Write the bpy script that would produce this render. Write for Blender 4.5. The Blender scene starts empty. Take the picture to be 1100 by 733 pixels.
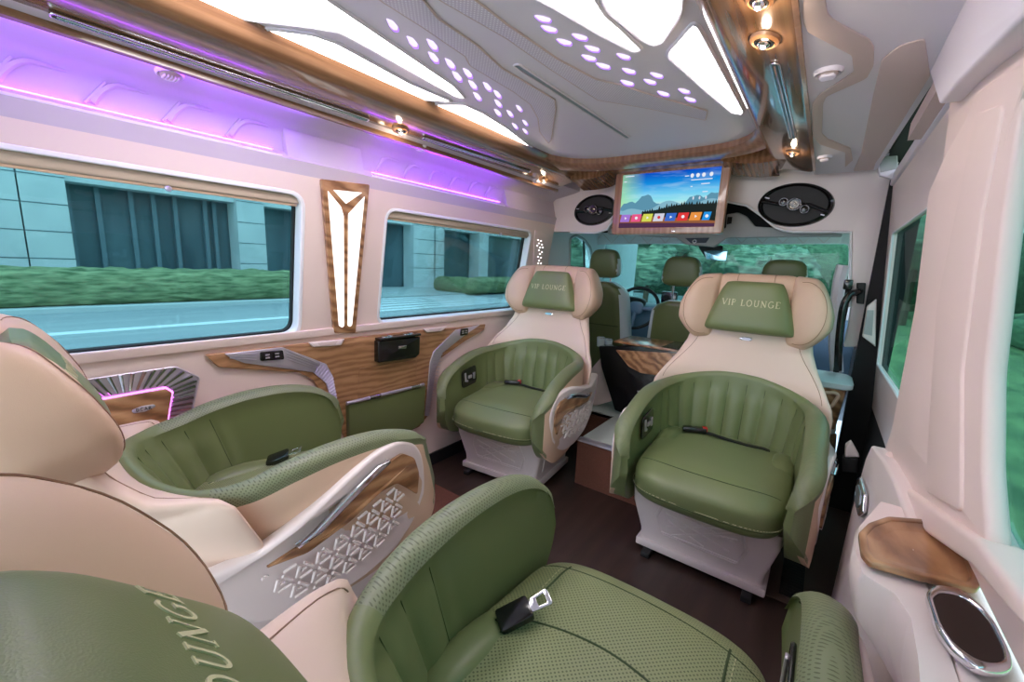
import bpy, bmesh, math, random
from math import sin, cos, pi, radians, sqrt, hypot
from mathutils import Vector, Matrix, noise
random.seed(7)
scene = bpy.context.scene
COL = scene.collection

# ---------------------------------------------------------------- camera
FPX, EYE = 448.07, Vector((0.0, 0.0, 1.20))
def cam_axes(yaw, pitch, roll):
    cy, sy, cp, sp = cos(yaw), sin(yaw), cos(pitch), sin(pitch)
    f = Vector((-sy*cp, cy*cp, -sp)); r0 = Vector((cy, sy, 0)); u0 = r0.cross(f)
    r = r0*cos(roll) + u0*sin(roll); u = r.cross(f)
    return r, u, f
CR, CU, CF = cam_axes(radians(36.331), radians(10.393), radians(2.539))
cam = bpy.data.objects.new('camera', bpy.data.cameras.new('camera'))
COL.objects.link(cam)
cam.matrix_world = Matrix(((CR.x, CU.x, -CF.x, EYE.x), (CR.y, CU.y, -CF.y, EYE.y), (CR.z, CU.z, -CF.z, EYE.z), (0, 0, 0, 1)))
cam.data.sensor_width = 36; cam.data.lens = 36*FPX/1100; cam.data.clip_start = 0.01; cam.data.clip_end = 400
scene.camera = cam

# ---------------------------------------------------------------- world, sun, exposure
world = bpy.data.worlds.new('world'); scene.world = world; world.use_nodes = True
wn = world.node_tree.nodes; wl = world.node_tree.links
bg = wn['Background']
tc = wn.new('ShaderNodeTexCoord'); mp = wn.new('ShaderNodeSeparateXYZ'); cr = wn.new('ShaderNodeValToRGB')
wl.new(tc.outputs['Generated'], mp.inputs[0]); wl.new(mp.outputs['Z'], cr.inputs[0]); wl.new(cr.outputs[0], bg.inputs['Color'])
cr.color_ramp.elements[0].position = 0.0; cr.color_ramp.elements[0].color = (0.85, 0.93, 1.0, 1)
cr.color_ramp.elements[1].position = 0.7; cr.color_ramp.elements[1].color = (0.62, 0.80, 1.0, 1)
bg.inputs['Strength'].default_value = 3.2
sun = bpy.data.objects.new('sun', bpy.data.lights.new('sun', 'SUN')); COL.objects.link(sun)
sun.data.energy = 1.5; sun.data.angle = radians(12); sun.rotation_euler = (radians(35), radians(-28), 0)
scene.view_settings.view_transform = 'Standard'; scene.view_settings.look = 'None'
scene.view_settings.exposure = 0.86; scene.view_settings.gamma = 1.0; scene.view_settings.use_curve_mapping = False
scene.cycles.max_bounces = 8; scene.cycles.diffuse_bounces = 5; scene.cycles.glossy_bounces = 3
scene.cycles.transparent_max_bounces = 12; scene.cycles.caustics_reflective = False; scene.cycles.caustics_refractive = False
scene.cycles.sample_clamp_indirect = 4.0

# ---------------------------------------------------------------- helpers: colour and materials
def lin(c):
    c = c/255.0
    return c/12.92 if c <= 0.04045 else ((c+0.055)/1.055)**2.4
def rgb(r, g, b): return (lin(r), lin(g), lin(b), 1)
def mat_base(name):
    m = bpy.data.materials.new(name); m.use_nodes = True
    return m, m.node_tree.nodes, m.node_tree.links, m.node_tree.nodes['Principled BSDF']
def plain(name, col, rough=0.5, metal=0.0, bump=0.0, bscale=400, coat=0.0, var=0.0):
    m, n, l, b = mat_base(name)
    b.inputs['Base Color'].default_value = col; b.inputs['Roughness'].default_value = rough; b.inputs['Metallic'].default_value = metal
    b.inputs['Coat Weight'].default_value = coat; b.inputs['Coat Roughness'].default_value = 0.08
    t = n.new('ShaderNodeTexCoord')
    if bump:
        x = n.new('ShaderNodeTexVoronoi'); x.inputs['Scale'].default_value = bscale
        bp = n.new('ShaderNodeBump'); bp.inputs['Strength'].default_value = bump; bp.inputs['Distance'].default_value = 0.001
        l.new(t.outputs['Object'], x.inputs['Vector']); l.new(x.outputs['Distance'], bp.inputs['Height']); l.new(bp.outputs[0], b.inputs['Normal'])
    if var:
        x = n.new('ShaderNodeTexNoise'); x.inputs['Scale'].default_value = 6; x.inputs['Detail'].default_value = 4
        mx = n.new('ShaderNodeMixRGB'); mx.inputs[1].default_value = tuple(c*(1-var) for c in col[:3])+(1,); mx.inputs[2].default_value = tuple(min(1, c*(1+var)) for c in col[:3])+(1,)
        l.new(t.outputs['Object'], x.inputs['Vector']); l.new(x.outputs['Fac'], mx.inputs[0]); l.new(mx.outputs[0], b.inputs['Base Color'])
    return m
def perforated(name, col, dot, pitch=0.0075, rough=0.5, axes='XY', size=0.26, strength=1.0):
    """leather with rows of small punched holes, in object space"""
    m, n, l, b = mat_base(name)
    t = n.new('ShaderNodeTexCoord'); sp = n.new('ShaderNodeSeparateXYZ'); l.new(t.outputs['Object'], sp.inputs[0])
    def ma(op, a, bb=None):
        x = n.new('ShaderNodeMath'); x.operation = op
        for i, v in enumerate((a, bb)):
            if v is None: continue
            if hasattr(v, 'links'): l.new(v, x.inputs[i])
            else: x.inputs[i].default_value = v
        return x.outputs[0]
    a, c = sp.outputs[axes[0]], sp.outputs[axes[1]]
    if axes == 'LL': pass
    u = ma('ADD', ma('MULTIPLY', a, 1/pitch), ma('MULTIPLY', c, 1/pitch)); v = ma('SUBTRACT', ma('MULTIPLY', a, 1/pitch), ma('MULTIPLY', c, 1/pitch))
    fu = ma('SUBTRACT', ma('FRACT', u), 0.5); fv = ma('SUBTRACT', ma('FRACT', v), 0.5)
    d = ma('SQRT', ma('ADD', ma('MULTIPLY', fu, fu), ma('MULTIPLY', fv, fv)))
    k = ma('LESS_THAN', d, size)
    k2 = ma('MULTIPLY', k, strength)
    mx = n.new('ShaderNodeMixRGB'); mx.inputs[1].default_value = col; mx.inputs[2].default_value = dot
    l.new(k2, mx.inputs[0]); l.new(mx.outputs[0], b.inputs['Base Color']); b.inputs['Roughness'].default_value = rough
    return m
def wood(name, c1, c2, c3, scale=(1.2, 14, 14), rough=0.3, coat=0.6, dist=3.0, bands='Y', wscale=0.9, wmix=.45):
    m, n, l, b = mat_base(name)
    t = n.new('ShaderNodeTexCoord'); mpn = n.new('ShaderNodeMapping'); mpn.inputs['Scale'].default_value = scale
    x = n.new('ShaderNodeTexNoise'); x.inputs['Scale'].default_value = 1.6; x.inputs['Detail'].default_value = 6; x.inputs['Roughness'].default_value = .6; x.inputs['Distortion'].default_value = 0.6
    w = n.new('ShaderNodeTexWave'); w.inputs['Scale'].default_value = 0.9; w.inputs['Distortion'].default_value = dist; w.inputs['Detail'].default_value = 4; w.inputs['Detail Scale'].default_value = 1.2
    w.bands_direction = bands; w.inputs['Scale'].default_value = wscale
    mx0 = n.new('ShaderNodeMath'); mx0.operation = 'MULTIPLY_ADD'; mx0.inputs[1].default_value = wmix
    h = n.new('ShaderNodeMath'); h.operation = 'MULTIPLY'; h.inputs[1].default_value = 1.05-wmix
    r = n.new('ShaderNodeValToRGB'); e = r.color_ramp.elements; e[0].color = c1; e[0].position = .2; e[1].color = c3; e[1].position = .85
    mid = e.new(.5); mid.color = c2
    l.new(t.outputs['Object'], mpn.inputs[0]); l.new(mpn.outputs[0], x.inputs['Vector']); l.new(mpn.outputs[0], w.inputs['Vector'])
    l.new(x.outputs['Fac'], h.inputs[0]); l.new(w.outputs['Fac'], mx0.inputs[0]); l.new(h.outputs[0], mx0.inputs[2])
    l.new(mx0.outputs[0], r.inputs[0]); l.new(r.outputs[0], b.inputs['Base Color'])
    b.inputs['Roughness'].default_value = rough; b.inputs['Coat Weight'].default_value = coat; b.inputs['Coat Roughness'].default_value = .06
    return m
def emit(name, col, strength):
    m, n, l, b = mat_base(name); n.remove(b)
    e = n.new('ShaderNodeEmission'); e.inputs[0].default_value = col; e.inputs[1].default_value = strength
    l.new(e.outputs[0], n['Material Output'].inputs[0]); return m
def noisy(name, c1, c2, scale, stretch=(1, 1, 1), rough=.8, bump=0.0, detail=5):
    m, n, l, b = mat_base(name)
    t = n.new('ShaderNodeTexCoord'); mpn = n.new('ShaderNodeMapping'); mpn.inputs['Scale'].default_value = stretch
    x = n.new('ShaderNodeTexNoise'); x.inputs['Scale'].default_value = scale; x.inputs['Detail'].default_value = detail
    r = n.new('ShaderNodeValToRGB'); e = r.color_ramp.elements; e[0].position = .35; e[1].position = .65; e[0].color = c1; e[1].color = c2
    l.new(t.outputs['Object'], mpn.inputs[0]); l.new(mpn.outputs[0], x.inputs['Vector']); l.new(x.outputs['Fac'], r.inputs[0]); l.new(r.outputs[0], b.inputs['Base Color'])
    b.inputs['Roughness'].default_value = rough
    if bump:
        bp = n.new('ShaderNodeBump'); bp.inputs['Strength'].default_value = bump; bp.inputs['Distance'].default_value = .05; l.new(x.outputs['Fac'], bp.inputs['Height']); l.new(bp.outputs[0], b.inputs['Normal'])
    return m
def tinted_glass(name, tint, refl=.35):
    m, n, l, b = mat_base(name); n.remove(b)
    tr = n.new('ShaderNodeBsdfTransparent'); tr.inputs[0].default_value = tint
    gl = n.new('ShaderNodeBsdfGlossy'); gl.inputs['Roughness'].default_value = 0.03; gl.inputs[0].default_value = (1, 1, 1, 1)
    fr = n.new('ShaderNodeFresnel'); fr.inputs[0].default_value = 1.45
    mm = n.new('ShaderNodeMath'); mm.operation = 'MULTIPLY'; mm.inputs[1].default_value = refl; l.new(fr.outputs[0], mm.inputs[0])
    mx = n.new('ShaderNodeMixShader'); l.new(mm.outputs[0], mx.inputs[0]); l.new(tr.outputs[0], mx.inputs[1]); l.new(gl.outputs[0], mx.inputs[2]); l.new(mx.outputs[0], n['Material Output'].inputs[0])
    return m

GREEN = rgb(115, 125, 82)
M = dict(
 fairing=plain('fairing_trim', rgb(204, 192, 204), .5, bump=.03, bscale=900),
 green=plain('green_leather', GREEN, .38, bump=.12, bscale=700),
 greenperf=perforated('green_perforated_leather', rgb(138, 144, 102), rgb(86, 94, 60), .0105, .42),
 greenroll=perforated('green_perforated_roll', rgb(122, 130, 98), rgb(86, 94, 64), .0085, .42, 'YZ', .25),
 greenrollf=perforated('green_fine_roll', rgb(114, 122, 84), rgb(92, 100, 66), .0085, .42, 'YZ', .25, .35),
 greendark=plain('dark_green_leather', rgb(98, 107, 66), .4, bump=.1, bscale=700),
 cream=plain('cream_leather', rgb(226, 200, 182), .42, bump=.12, bscale=700),
 tan=plain('tan_leather', rgb(214, 182, 156), .45, bump=.12, bscale=700),
 stitch=plain('stitch', rgb(205, 200, 160), .7),
 seam=plain('seam_thread', rgb(158, 124, 102), .8),
 greenseam=plain('green_seam', rgb(60, 76, 44), .8),
 shell=plain('white_plastic', rgb(232, 217, 214), .35, var=.02),
 shellpink=plain('blush_trim', rgb(234, 213, 206), .5, bump=.05, bscale=900),
 ceil=plain('ceiling_trim', rgb(238, 232, 242), .5, bump=.03, bscale=900),
 ceildk=plain('recess_trim', rgb(216, 196, 192), .55),
 greytrim=plain('grey_trim', rgb(170, 170, 172), .5),
 beige=plain('beige_fabric', rgb(196, 176, 160), .8, bump=.2, bscale=500),
 wood=wood('walnut_wood', rgb(98, 64, 40), rgb(160, 114, 78), rgb(202, 158, 116), (7, 3, 10), bands='DIAGONAL', wscale=1.2, wmix=.38, dist=7),
 woodx=wood('walnut_wood_across', rgb(134, 92, 70), rgb(164, 120, 94), rgb(192, 150, 122), (22, 22, 1.6), bands='X', wscale=.5, wmix=.15),
 woodd=wood('dark_walnut', rgb(88, 60, 40), rgb(128, 92, 66), rgb(160, 122, 92), (26, .8, 26), .18, .9, 2.0, bands='X', wscale=.5, wmix=.2),
 woodpanel=wood('oak_panel', rgb(128, 88, 58), rgb(172, 126, 88), rgb(196, 150, 110), (2, 2.6, 12), .3, .5, 11.0, bands='Z', wscale=.9, wmix=.34),
 floorwood=wood('dark_floor', rgb(46, 33, 28), rgb(56, 41, 35), rgb(66, 49, 42), (14, 1.5, 2), .4, .2, bands='X', wscale=.3, wmix=.15),
 carpet=noisy('brown_carpet', rgb(92, 54, 42), rgb(112, 68, 52), 220, rough=.95),
 black=plain('black_plastic', rgb(18, 17, 19), .22, coat=.4),
 blackm=plain('black_matte', rgb(24, 23, 25), .6),
 dark=plain('dark_void', rgb(28, 26, 28), .8),
 darkchrome=plain('dark_chrome', rgb(120, 120, 128), .3, .9),
 chrome=plain('chrome', rgb(225, 225, 232), .12, 1.0),
 silver=plain('satin_silver', rgb(214, 208, 220), .36, .75),
 steel=plain('brushed_steel', rgb(150, 165, 175), .35, .9),
 lightglass=emit('ceiling_diffuser', (1.0, .93, .95, 1), 9.0),
 pillarlight=emit('pillar_diffuser', (1.0, .92, .90, 1), 1.1),
 violet=emit('violet_led', (.42, .06, 1.0, 1), 9.0),
 violetdot=emit('violet_dot', (.80, .66, 1.0, 1), .80),
 violetrim=emit('violet_rim', (.42, .20, 1.0, 1), .8),
 magenta=emit('magenta_led', (.9, .14, .95, 1), 3.0),
 bulb=emit('warm_bulb', (1.0, .82, .6, 1), 60.0),
 glass=tinted_glass('teal_tinted_glass', (.37, .50, .505, 1)),
 glassf=tinted_glass('clear_teal_glass', (.42, .60, .585, 1)),
 glassr=tinted_glass('right_tinted_glass', (.36, .52, .49, 1), .14),
 red=plain('red_plastic', rgb(200, 40, 30), .4),
 white=plain('white_paint', rgb(235, 235, 240), .4),
)

# ---------------------------------------------------------------- helpers: meshes
def link(name, me, m=None, parent=None, sharp=38):
    o = bpy.data.objects.new(name, me); COL.objects.link(o)
    if m is not None:
        for q in (m if isinstance(m, (list, tuple)) else [m]): me.materials.append(q)
    if sharp is not None:
        for p in me.polygons: p.use_smooth = True
        if sharp < 180: me.set_sharp_from_angle(angle=radians(sharp))
    if parent is not None: o.parent = parent
    return o
def mk(name, verts, faces, m, parent=None, sharp=38):
    me = bpy.data.meshes.new(name); me.from_pydata([tuple(v) for v in verts], [], faces); me.update()
    bm = bmesh.new(); bm.from_mesh(me); bmesh.ops.recalc_face_normals(bm, faces=bm.faces); bm.to_mesh(me); bm.free()
    return link(name, me, m, parent, sharp)
class MB:
    """collects shapes into one mesh"""
    def __init__(s): s.v = []; s.f = []
    def add(s, v, f):
        k = len(s.v); s.v += [Vector(q) for q in v]; s.f += [tuple(i+k for i in q) for q in f]; return s
    def box(s, c, d, rot=None, bev=0.0):
        bm = bmesh.new(); bmesh.ops.create_cube(bm, size=1); 
        for q in bm.verts: q.co = Vector((q.co.x*d[0], q.co.y*d[1], q.co.z*d[2]))
        if bev: bmesh.ops.bevel(bm, geom=bm.edges[:], offset=bev, segments=2, affect='EDGES', profile=.5)
        if rot is not None: bmesh.ops.transform(bm, matrix=rot, verts=bm.verts)
        bm.verts.index_update(); s.add([q.co+Vector(c) for q in bm.verts], [[q.index for q in f.verts] for f in bm.faces]); bm.free(); return s
    def tube(s, pts, r, n=8, closed=False):
        pts = [Vector(p) for p in pts]; N = len(pts); rs = r if isinstance(r, (list, tuple)) else [r]*N
        vs = []; up = None
        for i, p in enumerate(pts):
            a = pts[(i-1) % N] if (closed or i > 0) else p; b = pts[(i+1) % N] if (closed or i < N-1) else p
            t = (b-a); t = t.normalized() if t.length > 1e-9 else Vector((0, 0, 1))
            if up is None: up = Vector((0, 0, 1)) if abs(t.z) < .9 else Vector((1, 0, 0))
            u = up-t*up.dot(t); u = u.normalized() if u.length > 1e-6 else t.orthogonal().normalized(); up = u; w = t.cross(u)
            for k in range(n): vs.append(p+(u*cos(2*pi*k/n)+w*sin(2*pi*k/n))*rs[i])
        fs = []
        for i in range(N if closed else N-1):
            for k in range(n):
                j = (i+1) % N; fs.append((i*n+k, i*n+(k+1) % n, j*n+(k+1) % n, j*n+k))
        if not closed: fs.append(tuple(range(n))); fs.append(tuple(range((N-1)*n, N*n)))
        return s.add(vs, fs)
    def loft(s, rings, closed=False, cap=True):
        n = len(rings[0]); vs = [Vector(p) for r in rings for p in r]; fs = []; N = len(rings)
        for i in range(N if closed else N-1):
            j = (i+1) % N
            for k in range(n): fs.append((i*n+k, i*n+(k+1) % n, j*n+(k+1) % n, j*n+k))
        if cap and not closed: fs.append(tuple(range(n))); fs.append(tuple(range((N-1)*n, N*n)))
        return s.add(vs, fs)
    def build(s, name, m, parent=None, T=None, sharp=38):
        v = [T(p) for p in s.v] if T else s.v
        return mk(name, v, s.f, m, parent, sharp)
def sgnpow(x, e): return math.copysign(abs(x)**e, x)
def superell(mb, c, d, e1=.4, e2=.4, nu=40, nv=24, fn=None):
    """rounded block: half sizes d"""
    rings = []
    for j in range(nv+1):
        v = -pi/2+pi*j/nv; cv, sv = sgnpow(cos(v), e1), sgnpow(sin(v), e1); ring = []
        if j in (0, nv): cv = 1e-4
        for i in range(nu):
            u = 2*pi*i/nu; p = Vector((d[0]*cv*sgnpow(cos(u), e2), d[1]*cv*sgnpow(sin(u), e2), d[2]*sv))
            if fn: p = fn(p)
            ring.append(p+Vector(c))
        rings.append(ring)
    mb.loft(rings); return mb
class Plane:
    def __init__(s, o, U, V): s.o = Vector(o); s.U = Vector(U).normalized(); s.V = Vector(V).normalized(); s.W = s.U.cross(s.V)
    def px(s, x, y):                      # where a sight line of the survey photograph meets this surface
        d = CF+CR*((x-550)/FPX)-CU*((y-366.5)/FPX); t = (s.o-EYE).dot(s.W)/d.dot(s.W); q = EYE+d*t-s.o
        return (q.dot(s.U), q.dot(s.V))
    def pts(s, L): return [s.px(*p) for p in L]
    def at(s, u, v, w=0): return s.o+s.U*u+s.V*v+s.W*w
    def off(s, w): return Plane(s.o+s.W*w, s.U, s.V)
    def P(s, x, y, w=0):
        q = s.off(w) if w else s; a = q.px(x, y); return q.at(*a)
def rounded(pts, r, n=5):
    out = []; N = len(pts); rs = r if isinstance(r, (list, tuple)) else [r]*N
    for i in range(N):
        p = Vector(pts[i]); a = Vector(pts[i-1])-p; b = Vector(pts[(i+1) % N])-p; rr = min(rs[i], a.length*.48, b.length*.48)
        if rr < 1e-5: out.append(tuple(p)); continue
        A = p+a.normalized()*rr; B = p+b.normalized()*rr
        for k in range(n+1):
            t = k/n; q = A*(1-t)**2+p*2*t*(1-t)+B*t*t; out.append((q.x, q.y))
    return out
def plate_mesh(outer, pl, depth, holes=(), bevel=0.0, base=0.0):
    cu = bpy.data.curves.new('outline', 'CURVE'); cu.dimensions = '2D'; cu.fill_mode = 'BOTH'
    for L in [outer]+list(holes):
        sp = cu.splines.new('POLY'); sp.points.add(len(L)-1)
        for q, p in zip(sp.points, L): q.co = (p[0], p[1], 0, 1)
        sp.use_cyclic_u = True
    bevel = min(bevel, depth*.49)
    cu.extrude = max(depth/2-bevel, 1e-5); cu.bevel_depth = bevel; cu.offset = -bevel; cu.bevel_resolution = 2
    ob = bpy.data.objects.new('outline', cu); me = bpy.data.meshes.new_from_object(ob)
    bpy.data.objects.remove(ob); bpy.data.curves.remove(cu)
    for v in me.vertices: v.co = pl.at(v.co.x, v.co.y, base+depth/2+v.co.z)
    bm = bmesh.new(); bm.from_mesh(me); bmesh.ops.remove_doubles(bm, verts=bm.verts, dist=1e-5); bmesh.ops.recalc_face_normals(bm, faces=bm.faces); bm.to_mesh(me); bm.free()
    return me
def plate(name, outer, pl, depth, m, parent=None, holes=(), bevel=0.0, base=0.0):
    return link(name, plate_mesh(outer, pl, depth, holes, bevel, base), m, parent)
def ribbon(mb, pts, w, pl, h=.001, base=0.0, z=None):
    """flat stroke of width w along 2D points on a plane (or lifted by z(u,v))"""
    N = len(pts); L = []; R = []
    for i in range(N):
        a = Vector(pts[max(i-1, 0)]); b = Vector(pts[min(i+1, N-1)]); t = (b-a).normalized(); n_ = Vector((-t.y, t.x))*w/2; p = Vector(pts[i]); L.append(p+n_); R.append(p-n_)
    vs = []
    for i in range(N):
        for q in (L[i], R[i]):
            zz = base if z is None else z(q.x, q.y)
            vs.append(pl.at(q.x, q.y, zz+h)); vs.append(pl.at(q.x, q.y, zz-h*.5))
    fs = []
    for i in range(N-1):
        k = i*4; fs += [(k, k+2, k+6, k+4), (k+1, k+5, k+7, k+3), (k, k+4, k+5, k+1), (k+2, k+3, k+7, k+6)]
    fs += [(0, 1, 3, 2), (4*N-4, 4*N-2, 4*N-1, 4*N-3)]
    mb.add(vs, fs)
def arc(cx, cy, rx, ry, a0, a1, n=14): return [(cx+rx*cos(radians(a0+(a1-a0)*i/n)), cy+ry*sin(radians(a0+(a1-a0)*i/n))) for i in range(n+1)]
# serif capitals: strokes as (points, relative width)
GL = {
 'V': (.82, [([(.06, 1), (.42, 0)], .13), ([(.76, 1), (.42, 0)], .06), ([(-.04, 1), (.2, 1)], .05), ([(.62, 1), (.86, 1)], .05)]),
 'I': (.36, [([(.18, 0), (.18, 1)], .13), ([(.04, 0), (.32, 0)], .05), ([(.04, 1), (.32, 1)], .05)]),
 'P': (.66, [([(.15, 0), (.15, 1)], .13), ([(.02, 0), (.3, 0)], .05), ([(.02, 1), (.2, 1)], .05), ([(.15, 1)]+arc(.34, .74, .22, .26, 90, -90)+[(.15, .48)], .07)]),
 'L': (.66, [([(.15, 0), (.15, 1)], .13), ([(.02, 1), (.3, 1)], .05), ([(.02, 0), (.6, 0)], .06), ([(.6, 0), (.62, .22)], .05)]),
 'O': (.92, [(arc(.44, .5, .36, .5, 0, 360, 28), .09)]),
 'U': (.86, [([(.16, 1), (.16, .35)]+arc(.42, .32, .26, .32, 180, 360)+[(.68, 1)], .09), ([(.02, 1), (.3, 1)], .05), ([(.56, 1), (.82, 1)], .05)]),
 'N': (.9, [([(.15, 0), (.15, 1)], .06), ([(.1, 1), (.74, 0)], .13), ([(.74, 0), (.74, 1)], .06), ([(.02, 0), (.28, 0)], .05), ([(.62, 1), (.88, 1)], .05)]),
 'G': (.9, [(arc(.45, .5, .37, .5, 48, 322, 24), .09), ([(.74, .4), (.74, .08)], .12), ([(.58, .42), (.86, .42)], .05)]),
 'E': (.7, [([(.15, 0), (.15, 1)], .13), ([(.02, 0), (.6, 0)], .06), ([(.02, 1), (.58, 1)], .06), ([(.15, .52), (.46, .52)], .05), ([(.6, 0), (.63, .2)], .05), ([(.58, 1), (.6, .82)], .05)]),
 'D': (.86, [([(.15, 0), (.15, 1)], .12), ([(.15, 0)]+arc(.3, .5, .42, .5, -90, 90)+[(.15, 1)], .1)]),
 'C': (.82, [(arc(.45, .5, .37, .5, 48, 312, 22), .1)]),
 'A': (.84, [([(.06, 0), (.42, 1)], .08), ([(.42, 1), (.78, 0)], .12), ([(.2, .34), (.64, .34)], .06)]),
 'R': (.8, [([(.15, 0), (.15, 1)], .12), ([(.15, 1)]+arc(.38, .75, .22, .25, 90, -90)+[(.15, .5)], .08), ([(.35, .5), (.72, 0)], .12)]),
 ' ': (.45, []),
}
def lettering(text, cx, cy, h, pl, z=None, spacing=.14, italic=0.0, base=0.0, thick=.0008, bold=1.0):
    mb = MB(); W = sum(GL[c][0]+spacing for c in text)-spacing; x = cx-W*h/2
    for c in text:
        for pts, w in GL[c][1]:
            ribbon(mb, [(x+(p[0]+italic*p[1])*h, cy+(p[1]-.5)*h) for p in pts], w*h*bold, pl, thick, base, z)
        x += (GL[c][0]+spacing)*h
    return mb
def tag(o, label, cat, group=None, kind=None):
    o['label'] = label; o['category'] = cat
    if group: o['group'] = group
    if kind: o['kind'] = kind
    return o
def empty(name, loc, rz=0.0):
    o = bpy.data.objects.new(name, None); o.empty_display_size = .05; COL.objects.link(o); o.location = loc; o.rotation_euler = (0, 0, rz); return o
def struct(o): o['kind'] = 'structure'; return o
def rel(o, parent):
    """keep a mesh built in world coordinates where it is under a moved parent"""
    o.parent = parent; o.matrix_parent_inverse = Matrix.Translation(parent.location).inverted() if parent.rotation_euler.z == 0 else (Matrix.Translation(parent.location) @ Matrix.Rotation(parent.rotation_euler.z, 4, 'Z')).inverted(); return o
def smoothstep(a, b, x):
    t = max(0, min(1, (x-a)/(b-a))); return t*t*(3-2*t)
def interp(tab, s):
    for i in range(len(tab)-1):
        if s <= tab[i+1][0]:
            a, b = tab[i], tab[i+1]; t = (s-a[0])/(b[0]-a[0]); return [a[k]+(b[k]-a[k])*t for k in range(1, len(a))]
    return list(tab[-1][1:])
def catmull(P, t):
    """P list of tuples, t in 0..len-1"""
    i = min(int(t), len(P)-2); u = t-i; p0 = P[max(i-1, 0)]; p1 = P[i]; p2 = P[i+1]; p3 = P[min(i+2, len(P)-1)]
    return [.5*((2*b)+(-a+c)*u+(2*a-5*b+4*c-d)*u*u+(-a+3*b-3*c+d)*u**3) for a, b, c, d in zip(p0, p1, p2, p3)]

# ================================================================ surfaces of the cabin
YB, YF = -1.6, 2.70
LW = Plane((-1.74, 0, 0), (0, 1, 0), (0, 0, 1))
LU = Plane((-1.74, 0, .86), (0, 1, 0), (.154, 0, 1))
RP = Plane((.17, 0, 0), (0, -1, 0), (0, 0, 1))
RU = Plane((.25, 0, .82), (0, -1, 0), (-.083, 0, 1))
RR = Plane((.219, 0, .82), (0, -1, 0), (-.083, 0, 1))
RC_ = Plane((.2, 0, .8), (0, -1, 0), (-.05, 0, 1))
CE = Plane((0, 0, 1.80), (1, 0, 0), (0, -1, 0))
BM = Plane((0, 0, 1.71), (1, 0, 0), (0, -1, 0))
SO = Plane((0, 0, 1.70), (1, 0, 0), (0, -1, 0))
BK = Plane((0, 2.70, 0), (1, 0, 0), (0, 0, 1))
def crop(L, ox, oy, s): return [(ox+x/s, oy+y/s) for x, y in L]
def prism(name, sec, y0, y1, m, parent=None, bevel=0.0):
    return plate(name, sec, Plane((0, y1, 0), (1, 0, 0), (0, 0, 1)), y1-y0, m, parent, bevel=bevel, base=0.0)

# floor, step, cab floor
struct(plate('floor', [(-1.80, YB), (.30, YB), (.30, 2.9), (-1.80, 2.9)], Plane((0, 0, 0), (1, 0, 0), (0, 1, 0)), .03, M['floorwood'], base=-.03))
mb = MB(); mb.box((-1.375, 2.73, .128), (.85, .50, .254)); mb.box((-.79, 2.48, .128), (.38, .98, .254)); mb.box((-.385, 2.73, .128), (.43, .50, .254))
st = mb.build('front_step', M['carpet']); tag(st, 'brown carpeted riser of the raised cab floor between the two front captain chairs', 'step')
mb = MB(); mb.box((-.79, 2.005, .262), (.385, .05, .012), bev=.004); mb.build('nosing', M['silver'], st)
struct(plate('floor_cab', [(-1.78, 2.48), (-.975, 2.48), (-.975, 2.03), (-.605, 2.03), (-.605, 2.48), (-.17, 2.48), (-.17, 2.72), (-.01, 2.72), (-.01, 4.0), (-1.78, 4.0)], Plane((0, 0, .262), (1, 0, 0), (0, 1, 0)), .03, plain('cab_floor_grey', rgb(196, 204, 198), .25), base=-.028))
struct(plate('floor_entry', [(-.10, 1.72), (.30, 1.72), (.30, 2.7), (-.10, 2.7)], Plane((0, 0, .004), (1, 0, 0), (0, 1, 0)), .004, plain('taupe_mat', rgb(96, 78, 68), .7), base=0))
mt = M['ribmat'] = noisy('ribbed_mat', rgb(30, 26, 26), rgb(44, 38, 36), 60, (1, 8, 1), .7)
mb = MB(); mb.box((.062, 2.06, .010), (.075, .60, .006), bev=.001)
for k in range(30): mb.box((.062, 1.77+k*.02, .0135), (.070, .009, .003))
tag(mb.build('tread_mat', mt), 'dark ribbed tread strip on the entry floor beside the front captain chair', 'mat')

# carpet panel between the left chairs
tag(plate('carpet_runner', [(-1.62, .95), (-1.12, .95), (-1.12, 1.46), (-1.62, 1.46)], Plane((0, 0, .0), (1, 0, 0), (0, 1, 0)), .006, M['carpet'], bevel=.002), 'rust brown carpet piece on the floor between the two left captain chairs', 'carpet')

# left wall
struct(plate('wall_left', [(YB, 0), (YF, 0), (YF, .86), (YB, .86)], LW, .05, M['shellpink'], base=-.05))
struct(plate('baseboard_left', [(YB, 0), (YF, 0), (YF, .075), (YB, .075)], LW, .012, M['blackm'], base=0))
h1 = rounded(LU.pts([(-160, 138), (304, 204), (323, 232), (323, 352), (311, 360), (-160, 418)]), [0, 0, .03, .05, .03, 0][0:6], 4)
h1 = LU.pts([(302, 203), (322, 228)]); 
def win1(d=0.0):
    a = LU.px(0, 163); b = LU.px(302, 203); c = LU.px(323, 230); e = LU.px(323, 340); f = LU.px(308, 360.5); g = LU.px(75, 388)
    top = (a[1]+b[1])/2; bot = (f[1]+g[1])/2; fr = (c[0]+e[0])/2
    return rounded([(-.55-d, bot-d), (fr+d, bot-d), (fr+d, top+d), (-.55-d, top+d)], .055+d, 6)
def win2(d=0.0):
    a = LU.px(430, 228.5); b = LU.px(550, 245); c = LU.px(564, 290); f = LU.px(545, 334); g = LU.px(425, 346); l = LU.px(411, 290)
    top = (a[1]+b[1])/2; bot = (f[1]+g[1])/2
    return rounded([(l[0]-d, bot-d), (c[0]+d, bot-d), (c[0]+d, top+d), (l[0]-d, top+d)], .055+d, 6)
VT = .645
wu = struct(plate('wall_left', [(YB, 0), (YF, 0), (YF, VT), (YB, VT)], LU, .05, M['shellpink'], holes=[win1(), win2()], base=-.05))
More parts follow.
